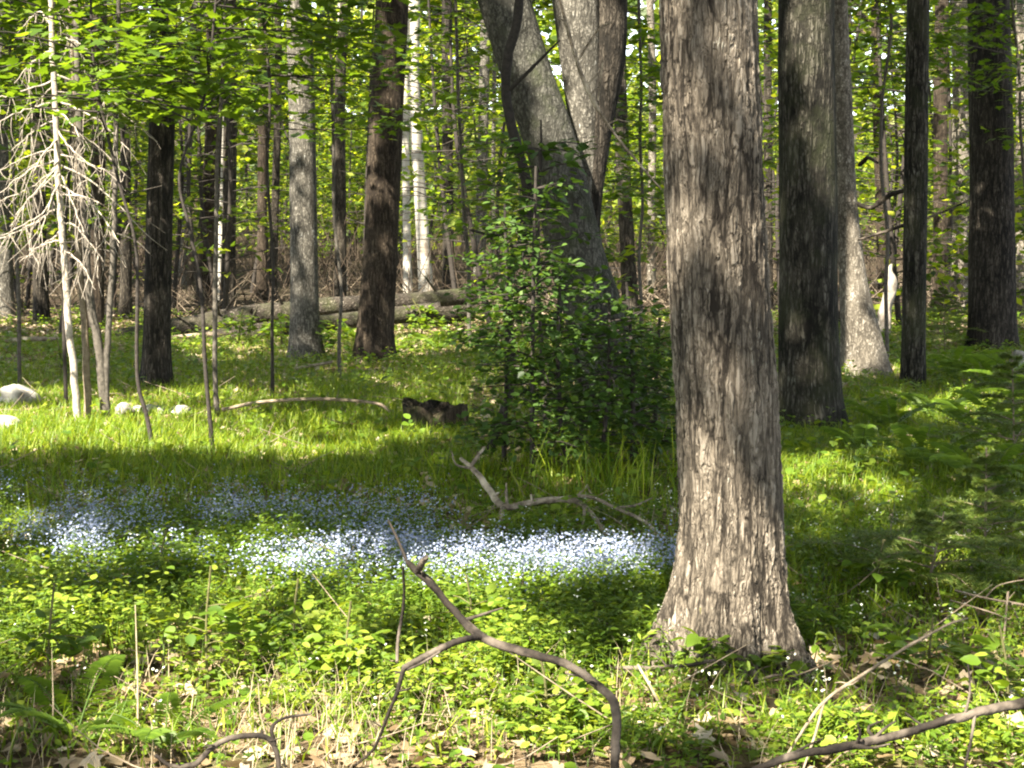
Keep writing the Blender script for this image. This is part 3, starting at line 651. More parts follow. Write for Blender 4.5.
# ---------------------------------------------------------------- dead spruce and its companions
d0 = gd(78, 425)
def px_tube(acc, pts, d, r0, r1, ns=6, n=14, jit=0):
    q = resample(np.array([P(x, y, d + (dd[0] if dd else 0)) for x, y, *dd in pts]), n)
    if jit: q[1:] += rng.normal(0, jit, (n - 1, 3))
    tube(acc, q, np.linspace(r0, r1, n), ns); return q
base = P(78, 428, d0); base[2] = float(hgt(base[0], base[1]))
r = empty("dead_spruce", base, "dead spruce with bare pale drooping branches at the left", "dead tree")
a = Acc(); px_tube(a, [(78, 430), (74, 370), (68, 320), (64, 256), (60, 210), (57, 150), (54, 80), (50, 0), (46, -120), (42, -300)], d0, .032, .015, 10, 60, .003); a.build("trunk", M['deadpale'], r, base)
BR = [((53, 80), (20, 92), (-8, 99)), ((51, 103), (20, 112), (-8, 125)), ((56, 150), (30, 155), (-5, 174)), ((54, 161), (30, 170), (-6, 198)), ((54, 168), (35, 185), (-3, 202)), ((55, 175), (30, 200), (10, 227)),
      ((55, 190), (40, 215), (2, 236)), ((55, 210), (30, 226), (-5, 240)), ((58, 130), (72, 150), (101, 173)), ((60, 150), (76, 172), (95, 212)), ((57, 75), (92, 92), (157, 141)), ((60, 165), (98, 186), (144, 232)),
      ((58, 100), (100, 121), (128, 149)), ((61, 205), (86, 214), (110, 245)), ((55, 60), (80, 66), (97, 86)), ((50, 25), (40, 12), (26, 22)), ((57, 92), (76, 96), (97, 119)), ((60, 195), (80, 196), (100, 203)),
      ((61, 240), (45, 244), (28, 251)), ((50, 10), (62, 16), (76, 30)), ((53, 50), (35, 60), (14, 84)), ((52, 40), (72, 40), (90, 52)), ((58, 140), (45, 152), (33, 172)), ((59, 172), (70, 196), (84, 232)),
      ((60, 180), (50, 205), (38, 240)), ((56, 120), (38, 128), (12, 150)), ((57, 110), (70, 122), (88, 150)), ((62, 222), (78, 228), (104, 262)), ((64, 230), (50, 240), (20, 262)), ((58, 155), (80, 160), (118, 176)),
      ((63, 250), (80, 262), (96, 290)), ((55, 85), (40, 100), (20, 130)), ((60, 185), (92, 205), (120, 243)), ((59, 160), (48, 178), (15, 215)), ((57, 128), (90, 140), (130, 180))]
for p0, p1, p2 in BR:
    a = Acc(); sg = rng.uniform(-.5, .5)
    q = px_tube(a, [(*p0, 0), (*p1, sg * .6), (*p2, sg)], d0, .0085, .0035, 6, 14, .005)
    for _ in range(9):                                     # side twiglets hanging from the branch
        k = rng.integers(4, 13); e = q[k] + np.array([rng.normal(0, .1), rng.normal(0, .1), -.08 - .28 * rng.random()])
        tube(a, resample(np.array([q[k], (q[k] + e) / 2 + rng.normal(0, .015, 3), e]), 5), np.linspace(.003, .0015, 5), 4)
    a.build("branch", M['deadpale'], r, base)
for lb, pts, w_, mt in (("bare brown stem directly beside the dead spruce trunk", [(88, 424), (85, 330), (79, 256), (75, 150), (72, 40), (70, -150)], 8, 'twig'),
                        ("pale bare stem leaning left, middle of the bunch by the dead spruce", [(106, 424), (99, 350), (92, 310), (86, 256), (80, 150), (76, 30), (72, -150)], 10, 'stemgrey'),
                        ("slim pale bare stem, rightmost of the bunch by the dead spruce", [(108, 422), (106, 370), (110, 310), (113, 256), (116, 150), (118, 30), (119, -150)], 7, 'stemgrey')):
    bb = P(pts[0][0], pts[0][1], d0 + .1); a = Acc()
    q = px_tube(a, pts, d0 + .15, w_ * d0 / F / 2, w_ * d0 / F / 4, 8, 50, .003)
    for _ in range(12):
        k = rng.integers(14, 45); an = rng.choice([0, np.pi]) + rng.normal(0, .7); L = .15 + .4 * rng.random(); e = q[k] + np.array([math.cos(an) * L, math.sin(an) * L, -.2 * L + rng.normal(0, .08)])
        tube(a, resample(np.array([q[k], (q[k] + e) / 2 + rng.normal(0, .02, 3) + np.array([0, 0, .03]), e]), 7), np.linspace(.007, .002, 7), 5)
    tag(a.build("dead_sapling", M[mt], None, bb), lb, "dead sapling", "bare stems bunched by the dead spruce")

# ---------------------------------------------------------------- logs, stump, stones, snag
def log(name, label, pts, d, w0, w1, mat='log', ns=18, stubs=0):
    q = resample(np.array([(*P(x, y, d + dd), 0) for x, y, dd in pts]), 40); a = Acc()
    tube(a, q[:, :3], np.linspace(w0, w1, 40) * (1.5 if mat == 'log' else 1.0) * d / F / 2, ns, lambda p, t: 1 + .22 * (vnoise(np.cos(t)[None] * 1.4 + p[:, :1] * 2, np.sin(t)[None] * 1.4 + p[:, :1], 4) - .5))
    for _ in range(stubs):
        k = rng.integers(4, 36); e = q[k][:3] + np.array([rng.normal(0, .25), -.1 - .2 * rng.random(), .1 + .35 * rng.random()])
        tube(a, resample(np.array([q[k][:3], e]), 4), np.linspace(.03, .012, 4), 6)
    return tag(a.build(name, M[mat], None, q[20][:3]), label, "log")
log("fallen_log", "long dark fallen log lying across behind the grey and dark brown trees", [(120, 340, -.4), (168, 330, 0), (240, 317, 0), (320, 308, 0), (400, 302, .4), (476, 295, .8)], 24.5, 15, 11, stubs=5)
log("fallen_log", "second dark fallen log lying just below the long one, shorter", [(150, 347, -.9), (205, 339, -.5), (270, 330, -.5), (340, 322, -.3), (440, 310, 0)], 23.6, 10, 12, stubs=3)
log("fallen_log", "stout broken log end on top of the pile near the white birch", [(405, 318, .2), (440, 312, .4), (470, 305, .6)], 25.6, 17, 20)
log("fallen_log", "thin pale fallen pole lit by the sun left of the dead spruce", [(6, 341, 0), (30, 339, 0), (58, 339, 0)], 22, 5, 4, 'branchpale')
log("fallen_log", "thin brown fallen pole left of the grey tree's foot", [(170, 338, 0), (200, 335, 0), (232, 333, 0)], 22.5, 5, 4, 'twig')
log("fallen_log", "thin fallen pole resting against the grey tree's foot", [(282, 372, 0), (305, 367, 0), (332, 362, .2)], 18.0, 4, 3, 'branchpale')
log("fallen_log", "long thin curved stick lying in the grass before the stump", [(222, 410, 0), (262, 402, 0), (320, 399, 0), (375, 403, 0), (390, 412, 0)], 13.2, 4, 3, 'twig')
def stump():
    b = ground_at(432, 430); d = b[1]; a = Acc(); n = 48; th = np.linspace(0, 2 * np.pi, n, endpoint=False)
    zs = np.linspace(-.08, 1, 12); v = []
    jag = .2 + .02 * np.cos(th - 2.6) + .05 * (vnoise(np.cos(th) * 2.3 + 4, np.sin(th) * 2.3, 3) - .5) - .1 * np.exp(-((th - 4.95) / .13) ** 2) + .05 * np.maximum(vnoise(np.cos(th) * 5, np.sin(th) * 5, 9) - .55, 0)
    for z in zs:
        rad = (.235 + .05 * np.exp(-max(z, 0) * 6)) * (1 + .22 * (vnoise(th * 3.5, th * 0 + z * .6, 5) - .5) + .08 * np.sin(th * 5 + 1) + .05 * np.sin(th * 13))
        v.append(np.stack([np.cos(th) * rad * 1.05, np.sin(th) * rad * .8, np.where(z < 0, z, z * jag) * np.ones(n)], 1))
    for s in (.8, .45, .06):
        v.append(np.stack([v[11][:, 0] * s, v[11][:, 1] * s, jag * (.55 + .3 * s) + .02 * rng.normal(size=n) * s], 1))
    v = np.array(v); m = len(v); i = np.arange(m - 1)[:, None] * n; j = np.arange(n)[None]; j2 = (j + 1) % n
    a.raw(v.reshape(-1, 3) + b, np.stack([i + j, i + j2, i + n + j2, i + n + j], -1).reshape(-1, 4)); a.raw(v[-1] + b, np.arange(n)[None])
    return tag(a.build("tree_stump", bark_mat("rotten_stump_wood", (.014, .011, .009), (.075, .055, .04), (.2, .15, .11), plates=9, stretch=.1, bump=.03, moss=(.05, .06, .02)), None, b), "low rotten dark tree stump in the grass left of the bush", "stump")
stump()
def rock(px, py, wpx, hpx, label):
    b = ground_at(px, py); s = b[1] / F; nu, nv = 26, 16
    u = np.linspace(0, 2 * np.pi, nu, endpoint=False); vv = np.linspace(.02, np.pi - .02, nv); U, Vv = np.meshgrid(u, vv)
    D = np.stack([np.cos(U) * np.sin(Vv), np.sin(U) * np.sin(Vv), np.cos(Vv)], -1).reshape(-1, 3); sd_ = px * .37
    m = 1 + .5 * (vnoise(D[:, 0] * 1.7 + sd_, D[:, 1] * 1.7 + D[:, 2], 7) - .5) + .25 * (vnoise(D[:, 0] * 4 + sd_, D[:, 2] * 4, 8) - .5)
    for _ in range(7):                                      # flat fracture faces
        nrm = unit(rng.normal(size=3)); h = D @ nrm; m = np.where(h * m > .72, .72 / np.maximum(h, .01), m)
    a = Acc(); v = D * m[:, None] * np.array([wpx * s / 2, wpx * s / 2.4, hpx * s * .62]) + np.array([0, 0, hpx * s * .3])
    i = np.arange(nv - 1)[:, None] * nu; j = np.arange(nu)[None]; j2 = (j + 1) % nu
    a.raw(v + b, np.stack([i + j, i + nu + j, i + nu + j2, i + j2], -1).reshape(-1, 4)); a.raw(v[:nu] + b, np.arange(nu)[None]); a.raw(v[-nu:] + b, np.arange(nu)[::-1][None])
    tag(a.build("stone", M['rock'], None, b), label, "stone", "pale stones")
rock(20, 406, 50, 24, "largest pale sunlit stone at the left edge")
rock(2, 430, 44, 20, "pale stone at the left edge in front of the largest one")
rock(124, 416, 24, 15, "pale stone just right of the bare stems' feet")
rock(150, 415, 34, 13, "low pale stone behind the bent black sapling")
rock(178, 416, 26, 12, "small pale stone right of the bent black sapling")
rock(1019, 380, 22, 34, "white stone at the right edge among the ferns")
a = Acc(); ds = 24.0
q = resample(np.array([(*P(884, 318, ds), .09), (*P(887, 302, ds), .075), (*P(891, 284, ds), .085), (*P(889, 272, ds), .05), (*P(892, 264, ds), .012)]), 24); q[0, 2] = hgt(q[0, 0], ds) - .1
tube(a, q[:, :3], q[:, 3] * 1.1, 14, lambda p, t: 1 + .5 * (vnoise(np.cos(t)[None] * 2 + p[:, 2:3] * 5, np.sin(t)[None] * 2, 4) - .5))
tag(a.build("broken_snag", wood_mat('bleached_wood', (.1, .08, .06), (.42, .37, .31), sc=9), None, q[0][:3]), "short broken white snag behind the pale swollen tree", "snag")

# ---------------------------------------------------------------- fallen branches near the viewpoint
def branch(name, label, chains, mat, ns=12, n=90, slim=.8, knob=.2, cat="branch"):
    """chains: list of (list of (px, py, depth, width px))"""
    a = Acc(); org = None
    for ch in chains:
        q = resample(np.array([(*P(x, y, dd), wd * slim * dd / F / 2) for x, y, dd, wd in ch]), n)
        q[:, :3] += .25 * q[:, 3:4] * np.stack([vnoise(np.arange(n) * .5, np.zeros(n), s_) - .5 for s_ in (1, 2, 3)], 1)
        tube(a, q[:, :3], q[:, 3], ns, lambda p, t: 1 + knob * 2 * (vnoise(np.cos(t)[None] + p[:, :1] * 22, np.sin(t)[None] + p[:, 2:3] * 22, 3) - .5))
        if wd > 3 and len(ch) > 4:                          # broken-off side twigs and knots
            for k_ in rng.integers(4, n - 4, 7):
                dv = rng.normal(0, 1, 3); dv[2] = abs(dv[2]) * .6; l_ = q[k_, 3] * rng.uniform(2.5, 11)
                e = q[k_, :3] + unit(dv) * l_; tube(a, resample(np.array([q[k_, :3], (q[k_, :3] + e) / 2 + rng.normal(0, .1 * l_, 3), e]), 6), q[k_, 3] * np.linspace(.55, .2, 6), 6)
        if org is None: org = q[0][:3].copy()
    return tag(a.build(name, M[mat], None, org), label, cat)
branch("fallen_branch", "dark arching dead branch standing up in the foreground, forked in the middle",
       [[(615, 800, 4.275, 12), (615, 765, 4.320, 12), (616, 712, 4.365, 11.5), (603, 690, 4.392, 11), (565, 664, 4.428, 10.5), (520, 651, 4.500, 11), (482, 637, 4.545, 11.5), (455, 612, 4.590, 10), (432, 585, 4.608, 10), (413, 568, 4.635, 9), (408, 562, 4.635, 6)],
        [(482, 637, 4.545, 9), (462, 640, 4.500, 9), (436, 651, 4.482, 9), (403, 668, 4.455, 8)], [(404, 667, 4.455, 7), (398, 690, 4.455, 6), (388, 715, 4.464, 5), (374, 748, 4.500, 4), (352, 768, 4.545, 3)],
        [(417, 572, 4.626, 8), (422, 564, 4.590, 8), (426, 557, 4.554, 6.5)], [(408, 565, 4.635, 4), (400, 545, 4.680, 3.5), (392, 528, 4.725, 3), (388, 520, 4.770, 2)],
        [(403, 567, 4.635, 3), (404, 600, 4.680, 3.5), (398, 640, 4.680, 4), (397, 662, 4.590, 4)], [(440, 652, 4.473, 3.5), (420, 664, 4.455, 3.5), (404, 671, 4.455, 3)]], 'branchdark')
branch("fallen_branch", "straight dark fallen branch crossing the bottom right corner",
       [[(735, 778, 4.241, 8), (790, 757, 4.287, 10), (850, 746, 4.334, 11), (905, 733, 4.371, 11), (965, 716, 4.418, 12), (1024, 703, 4.464, 13), (1085, 690, 4.510, 13)], [(850, 746, 4.334, 5), (870, 748, 4.287, 4), (890, 744, 4.241, 2)], [(965, 716, 4.418, 4), (970, 690, 4.418, 3), (968, 664, 4.436, 2)], [(975, 716, 4.418, 4), (970, 745, 4.371, 3.5), (962, 778, 4.334, 3)]], 'branchdark')
branch("fallen_branch", "thin grey stick slanting up across the lower right undergrowth",
       [[(775, 775, 4.445, 4), (800, 735, 4.541, 4.5), (824, 702, 4.637, 5.5), (858, 678, 4.771, 6), (900, 651, 4.954, 5.5), (945, 626, 5.184, 4), (968, 618, 5.280, 2.5)], [(824, 702, 4.637, 4), (815, 735, 4.541, 4), (803, 770, 4.445, 3)]], 'twig', ns=8, slim=.62)
branch("fallen_branch", "crooked pale peeled branch lifted off the ground before the bush",
       [[(461, 459, 9.0, 4.5), (474, 470, 8.85, 6.5), (488, 488, 8.75, 7), (503, 506, 8.5, 7.5), (525, 504, 8.5, 7), (552, 500, 8.5, 6.5), (575, 501, 8.5, 6), (592, 514, 8.3, 5.5), (606, 535, 7.85, 5), (614, 546, 7.6, 3)],
        [(556, 499, 8.5, 5), (590, 497, 8.55, 4.5), (615, 508, 8.4, 4), (640, 519, 8.15, 3.5), (664, 537, 7.8, 2.5)], [(503, 506, 8.5, 5), (500, 525, 8.2, 4), (494, 550, 7.6, 3)], [(470, 467, 8.85, 4), (477, 457, 8.9, 4), (484, 448, 9.0, 3)], [(585, 507, 8.4, 4), (583, 525, 8.1, 3), (580, 548, 7.6, 2)], [(615, 508, 8.4, 3), (636, 505, 8.5, 2.5), (652, 498, 8.6, 1.5)]], 'branchpale', slim=.95, ns=10)
branch("fallen_branch", "small gnarled dark branch curling in the bottom left dry grass",
       [[(155, 755, 4.352, 5), (172, 766, 4.352, 6), (195, 764, 4.352, 7), (212, 748, 4.380, 7), (232, 738, 4.399, 7), (262, 736, 4.399, 7), (275, 748, 4.399, 7), (280, 775, 4.352, 7)], [(275, 745, 4.399, 6), (272, 728, 4.399, 5), (285, 718, 4.445, 4), (310, 714, 4.492, 3)]], 'branchdark', ns=10)
branch("fallen_branch", "short dark branch half hidden in herbs left of the forked foreground branch", [[(235, 636, 6.3, 6), (262, 632, 6.3, 9), (285, 628, 6.3, 9), (305, 620, 6.35, 5)]], 'branchpale', ns=10)
branch("fallen_branch", "thin dry stick leaning on the herbs left of the large tree's roots", [[(638, 665, 5.208, 3.5), (655, 695, 5.022, 4), (672, 732, 4.836, 4.5), (688, 772, 4.650, 4)], [(660, 712, 4.929, 3), (652, 735, 4.743, 3), (640, 768, 4.650, 2)]], 'stalk', ns=7)
branch("fallen_branch", "dark stick lying across the large tree's roots", [[(575, 672, 5.577, 3), (610, 668, 5.529, 5), (650, 668, 5.432, 6), (690, 665, 5.383, 5), (715, 660, 5.335, 3)]], 'branchdark', ns=8)
branch("fallen_branch", "dark twig curving at the right foot of the large tree", [[(735, 690, 5.383, 3), (760, 680, 5.383, 4), (780, 675, 5.335, 4), (800, 680, 5.287, 3)]], 'branchdark', ns=7)
branch("fallen_branch", "tangle of pale bare twigs at the right edge below the conifer seedling", [[(955, 590, 6.37, 3), (985, 598, 6.27, 4), (1030, 606, 6.18, 4)], [(950, 600, 6.27, 2), (990, 612, 6.18, 3), (1005, 618, 6.08, 2)], [(985, 598, 6.27, 3), (1000, 585, 6.27, 2), (1035, 578, 6.27, 2)], [(1008, 592, 6.18, 4), (1005, 625, 6.08, 4), (1001, 660, 5.98, 4)], [(1012, 604, 6.18, 3), (1020, 625, 6.08, 2)]], 'twig', ns=6, slim=.65)
branch("fallen_branch", "thin dark stick reaching out of the shaded grass on the left", [[(80, 473, 10.5, 2), (100, 486, 10.4, 3), (120, 499, 10.2, 3)], [(112, 495, 10.3, 2), (122, 490, 10.3, 2)]], 'branchpale', ns=6)
# lower dead limbs between the right-hand trees
branch("dead_limb", "dark dead limb slanting between the pale swollen and slim mossy trees", [[(850, 200, 17.5, 4), (870, 208, 17.4, 5), (890, 195, 17.2, 6), (906, 190, 17.0, 5)], [(858, 240, 17.4, 3), (890, 230, 17.2, 4), (935, 215, 17, 3), (970, 200, 17, 2)], [(860, 165, 17.4, 6), (868, 158, 17.3, 5), (878, 163, 17.2, 3)]], 'branchdark', ns=7)
branch("dead_limb", "thin pale dead limb hanging in the fork of the leaning tree", [[(560, 0, 12.0, 4), (575, 55, 12, 5), (590, 95, 12, 6), (612, 130, 12, 4), (640, 165, 12, 3), (662, 190, 12, 2)], [(578, 60, 12, 3), (598, 30, 12, 3), (612, 22, 12, 2)], [(598, 100, 12, 3), (603, 60, 12, 2)]], 'branchpale', ns=7)
# dry upright stalks
for px, y0, y1, wd in ((50, 770, 650, 2), (137, 775, 605, 2.6), (193, 768, 690, 2), (258, 765, 710, 1.8), (455, 770, 690, 1.6)):
    branch("dry_stalk", "dry stalk standing upright in the foreground herbs", [[(px, y0 + 10, 4.85, wd), (px + rng.normal(0, 4), (y0 + y1) / 2, 4.9, wd), (px + rng.normal(0, 9), y1, 4.95, wd * .5)]], 'stalk', ns=6, n=20, cat="stalk")["group"] = "dry stalks in the foreground"

# ---------------------------------------------------------------- ground cover
def scatter(n, ylo, yhi, wide=.36):
    """random ground points in the viewed wedge, density uniform per area"""
    y = np.sqrt(rng.uniform(ylo ** 2, yhi ** 2, n)); x = rng.uniform(-1, 1, n) * (wide * y + .4)
    return np.stack([x, y, hgt(x, y)], 1)
def clear_of_trees(p, m=1.0):
    k = np.ones(len(p), bool)
    for x, y, r_ in TREE_BASES: k &= (p[:, 0] - x) ** 2 + (p[:, 1] - y) ** 2 > (r_ * m) ** 2
    return k
TREE_BASES.append((*ground_at(724, 664)[:2], .24)); TREE_BASES.append((*ground_at(432, 430)[:2], .2))
def gauss(x, c, s): return np.exp(-((x - c) / s) ** 2)
BL = np.array([[-.5, 0, 0], [.5, 0, 0], [-.42, .4, .0], [.42, .4, .0], [-.25, .78, 0], [.25, .78, 0], [0, 1, 0]], float)
def blades(name, label, p, hl, wid, mat, lean=.35, rnd=None):
    n = len(p); a = rng.random(n) * 6.283; le = np.abs(rng.normal(lean, .25, n)); h = hl * (.5 + .8 * rng.random(n))
    dx, dy = np.cos(a), np.sin(a); sx, sy = -dy, dx
    t = np.array([0, .4, .75, 1.0]); ws = np.array([1, .85, .55, 0.05])
    v = np.zeros((n, 8, 3))
    for k in range(4):
        off = le * h * t[k] ** 1.8; z = h * (t[k] - .28 * le * t[k] ** 2.2)
        cx, cy, cz = p[:, 0] + dx * off, p[:, 1] + dy * off, p[:, 2] - .01 + z
        for s_, q in ((-1, 0), (1, 1)):
            v[:, 2 * k + q] = np.stack([cx + s_ * sx * wid * ws[k] / 2, cy + s_ * sy * wid * ws[k] / 2, cz], 1)
    f0 = np.array([[0, 1, 3, 2], [2, 3, 5, 4], [4, 5, 7, 6]])
    f = (f0[None] + (np.arange(n) * 8)[:, None, None]).reshape(-1, 4)
    A = Acc(); A.raw(v.reshape(-1, 3), f, np.repeat(rng.random(n) if rnd is None else rnd, 8))
    return tag(A.build(name, M[mat]), label, "grass", kind="stuff")
p = scatter(420000, 4.6, 24); x, y, _ = to_px(p)
dens = .16 + .95 * gauss(y, 440, 45) * (x < 640) + 1.2 * gauss(y, 490, 75) * (x > 770) + .35 * gauss(y, 490, 30) + .12 * (y > 520) + .25 * gauss(y, 590, 40)
dens *= .35 + 1.1 * vnoise(p[:, 0] * 1.6, p[:, 1] * 1.6, 12)
dens *= np.where((x > 470) & (x < 660) & (y > 380) & (y < 470), .25, 1)
k = (rng.random(len(p)) < dens) & clear_of_trees(p); p = p[k]
blades("grass", "fine bright green woodland grass across the clearing", p, .135, .0066, 'grass', lean=.65)
p = scatter(9000, 8.5, 12); x, y, _ = to_px(p); k = (rng.random(len(p)) < gauss(x, 600, 70) * gauss(y, 488, 18) + .1 * gauss(x, 60, 200)); blades("tall_grass", "tall arching grass blades in front of the dark bush", p[k], .36, .009, 'grass', lean=.5)

def herbs(name, label, p, h, nl, ls, mat, cat="undergrowth", rbias=.5, spread=1.0, tm=(OV, OVF)):
    """leafy stems: thin stalks carrying pairs of small ovate leaves up to a leafy top"""
    n = len(p); A = Acc(); hh = h * (.4 + .8 * rng.random(n)) * np.clip((p[:, 1] - 3.2) / 2.6, .35, 1); tilt = rng.normal(0, .16, (n, 2))
    for k in range(nl):
        t = .3 + .7 * ((k + rng.random(n)) / nl)
        o = p + np.stack([tilt[:, 0] * hh * t, tilt[:, 1] * hh * t, hh * t], 1); a = k * 2.4 + rng.random(n) * 1.2
        ln = ls * (.4 + 1.0 * rng.random(n) ** 1.5) * (1.1 - .35 * t)
        dirs = np.stack([np.cos(a), np.sin(a), .1 + .35 * rng.random(n)], 1)
        X, Y, Z = frames(n, .35, dirs)
        A.inst(tm[0], tm[1], o + Y * (.3 * ln)[:, None] * spread, X, Y, Z, ln, np.clip(rng.normal(rbias, .27, n), 0, 1))
    wv = .0022; base_ = p - np.array([0, 0, .02]); tp = p + np.stack([tilt[:, 0] * hh, tilt[:, 1] * hh, hh], 1)
    v = np.stack([base_ + np.array([-wv, 0, 0]), base_ + np.array([wv, 0, 0]), base_ + np.array([0, wv * 1.5, 0]), tp], 1)
    f = (np.array([[0, 1, 3], [1, 2, 3], [2, 0, 3]])[None] + (np.arange(n) * 4)[:, None, None]).reshape(-1, 3)
    A.raw(v.reshape(-1, 3), f, .3)
    return tag(A.build(name, M[mat]), label, cat, kind="stuff")
p = scatter(25000, 4.3, 8.8); x, y, _ = to_px(p)
dens = .25 + .8 * gauss(y, 610, 55) * (x < 660) + .35 * (y > 640); dens *= np.clip(2.6 * vnoise(p[:, 0] * 2.4, p[:, 1] * 2.4, 15) - .72, .05, 1.5); dens = np.where((y > 690) & (x < 620), dens * .22, dens)
k = (rng.random(len(p)) < dens) & clear_of_trees(p, 1.05); p = p[k]; x, y, _ = to_px(p); p = p[rng.random(len(p)) < np.where((x > 610) & (x < 830) & (y > 655) & (y < 720), .45, 1)]
kd = vnoise(p[:, 0] * 1.9, p[:, 1] * 1.9, 31) + rng.normal(0, .1, len(p))
herbs("undergrowth", "leafy green herbs carpeting the foreground", p[kd < .45], .15, 9, .031, 'herb')
herbs("lobed_undergrowth", "low plants with lobed leaves in the foreground", p[(kd >= .45) & (kd < .62)], .13, 7, .037, 'herb', rbias=.65, tm=(MP, MPF))
herbs("narrow_undergrowth", "herbs with narrow leaves in the foreground", p[kd >= .62], .2, 14, .04, 'herb', rbias=.4, tm=(OV * np.array([.5, 1, 1]), OVF))
p = scatter(5000, 4.5, 8); x, y, _ = to_px(p); e = lambda cx, cy, rx, ry: ((x - cx) / rx) ** 2 + ((y - cy) / ry) ** 2 < 1
k = (e(200, 665, 70, 45) | e(370, 690, 90, 45) | e(500, 700, 50, 40) | e(60, 650, 60, 40) | e(1000, 760, 60, 40) | e(560, 740, 50, 30) | e(850, 775, 60, 30)) & (rng.random(len(p)) < .5)
herbs("bright_herbs", "taller bright yellow-green herbs in sunny clumps of the foreground", p[k], .27, 12, .042, 'herb', rbias=.85)
p = scatter(9000, 8.4, 30); x, y, _ = to_px(p); dens = .25 + .5 * (x > 780) + .6 * gauss(y, 350, 30); dens *= .2 + 1.2 * vnoise(p[:, 0] * 1.1, p[:, 1] * 1.1, 16)
dens = np.where((x < 400) & (y < 500) & (y > 405), .12, dens)
k = (rng.random(len(p)) < dens) & clear_of_trees(p); herbs("ground_herbs", "low leafy plants on the woodland floor further back", p[k], .2, 8, .075, 'herb')
# creeping leaves on the floor
p = scatter(16000, 4.3, 16); k = rng.random(len(p)) < .3 + .6 * vnoise(p[:, 0] * 3, p[:, 1] * 3, 18); p = p[k] + np.array([0, 0, .012]); p[:, 2] += rng.random(len(p)) * .05
n = len(p); X, Y, Z = frames(n, .35); A = Acc(); A.inst(OV, OVF, p, X, Y, Z, .04 * (.6 + .8 * rng.random(n)), rng.random(n)); tag(A.build("ground_leaves", M['herb']), "small green leaves creeping over the floor", "ground cover", kind="stuff")
# dry leaf litter
p = scatter(70000, 4.2, 30); x, y, _ = to_px(p); dens = .25 + .7 * vnoise(p[:, 0] * 1.7, p[:, 1] * 1.7, 19) + 1.2 * (y > 640); k = rng.random(len(p)) < dens; p = p[k] + np.array([0, 0, .008]); p[:, 2] += rng.random(len(p)) ** 2 * .04
n = len(p); X, Y, Z = frames(n, .45); A = Acc(); A.inst(MP, MPF, p, X, Y, Z, .058 * (.6 + .7 * rng.random(n)), rng.random(n)); tag(A.build("leaf_litter", M['litter']), "dry brown fallen leaves on the floor", "leaf litter", kind="stuff")
# loose twigs and brush, near and far
A = Acc()
def twigs(p, L, r0, up):
    for q in p:
        a = rng.random() * 6.283; l = L * (.4 + .9 * rng.random()); dz = up * rng.random()
        e = q + np.array([math.cos(a) * l, math.sin(a) * l, dz * l]); m = (q + e) / 2 + rng.normal(0, .08 * l, 3); m[2] = max(m[2], q[2] + .02)
        tube(A, resample(np.array([q + np.array([0, 0, .015]), m, e + np.array([0, 0, .015])]), 5), np.linspace(r0, r0 * .4, 5), 4, rnd=rng.random(), cap=False)
twigs(scatter(330, 4.3, 9), .35, .0035, .6); twigs(scatter(330, 9, 22), .5, .005, .5); twigs(scatter(800, 28, 36), .8, .008, 1.1); tag(A.build("twig_litter", M['twig']), "loose dry twigs and brush on the woodland floor", "twigs", kind="stuff")
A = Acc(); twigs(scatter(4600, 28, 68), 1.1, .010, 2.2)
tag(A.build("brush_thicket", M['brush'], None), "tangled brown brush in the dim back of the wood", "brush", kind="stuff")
p = scatter(4200, 4.4, 5.6); x, y, _ = to_px(p); k = rng.random(len(p)) < gauss(x, 320, 60) + .2 * (x < 640) + .08; blades("dry_grass", "dry straw coloured grass stems in the foreground", p[k], .16, .0028, 'stalk', lean=.6)
# forget-me-nots
FL5 = np.array([[0, 0, .1]] + [(math.cos(t) * r_, math.sin(t) * r_, 0) for t, r_ in [(i * math.pi / 5, 1 if i % 2 == 0 else .62) for i in range(10)]], float); FL5F = np.array([[0, 1 + i, 1 + (i + 1) % 10] for i in range(10)])
p = scatter(60000, 6.0, 9.6); x, y, _ = to_px(p)
band = np.clip(1.2 - ((x - 480) / 235) ** 2, 0, 1) * gauss(y + 14 * (vnoise(p[:, 0] * 2, p[:, 1] * 0, 23) - .5), 598, 17) + .32 * np.clip(1 - ((x - 230) / 240) ** 4, 0, 1) * gauss(y, 550, 20) + .6 * gauss(x, 60, 90) * gauss(y, 578, 24) + .3 * gauss(x, -100, 140) * gauss(y, 545, 30)
pn = .6 * vnoise(p[:, 0] * 2.6, p[:, 1] * 2.6, 21) + .4 * vnoise(p[:, 0] * 7, p[:, 1] * 7, 22)
band *= np.clip(np.where(x < 330, 5.5, 3.2) * (pn - .5) + np.where(x < 330, .8, .95), 0, 1.6)
k = rng.random(len(p)) < band * .75; pc = p[k]
herbs("forget_me_not_leaves", "soft green leaves of the forget-me-not patch", pc[::3], .15, 7, .045, 'herb', cat="flower foliage")
o = np.repeat(pc, 6, 0); o = o + rng.normal(0, .017, o.shape) * np.array([1, 1, .4]); o[:, 2] += .12 + rng.random(len(o)) * .12
n = len(o); X, Y, Z = frames(n, .7); A = Acc(); A.inst(FL5, FL5F, o, X, Y, Z, .0055 * (.8 + .5 * rng.random(n)), rng.random(n))
tag(A.build("forget_me_nots", M['flower']), "drift of pale blue forget-me-not flowers in the clearing", "flowers", kind="stuff")
p = scatter(520, 4.4, 9); x, y, _ = to_px(p); p = p[rng.random(len(p)) < .3 + .5 * (x > 560)]
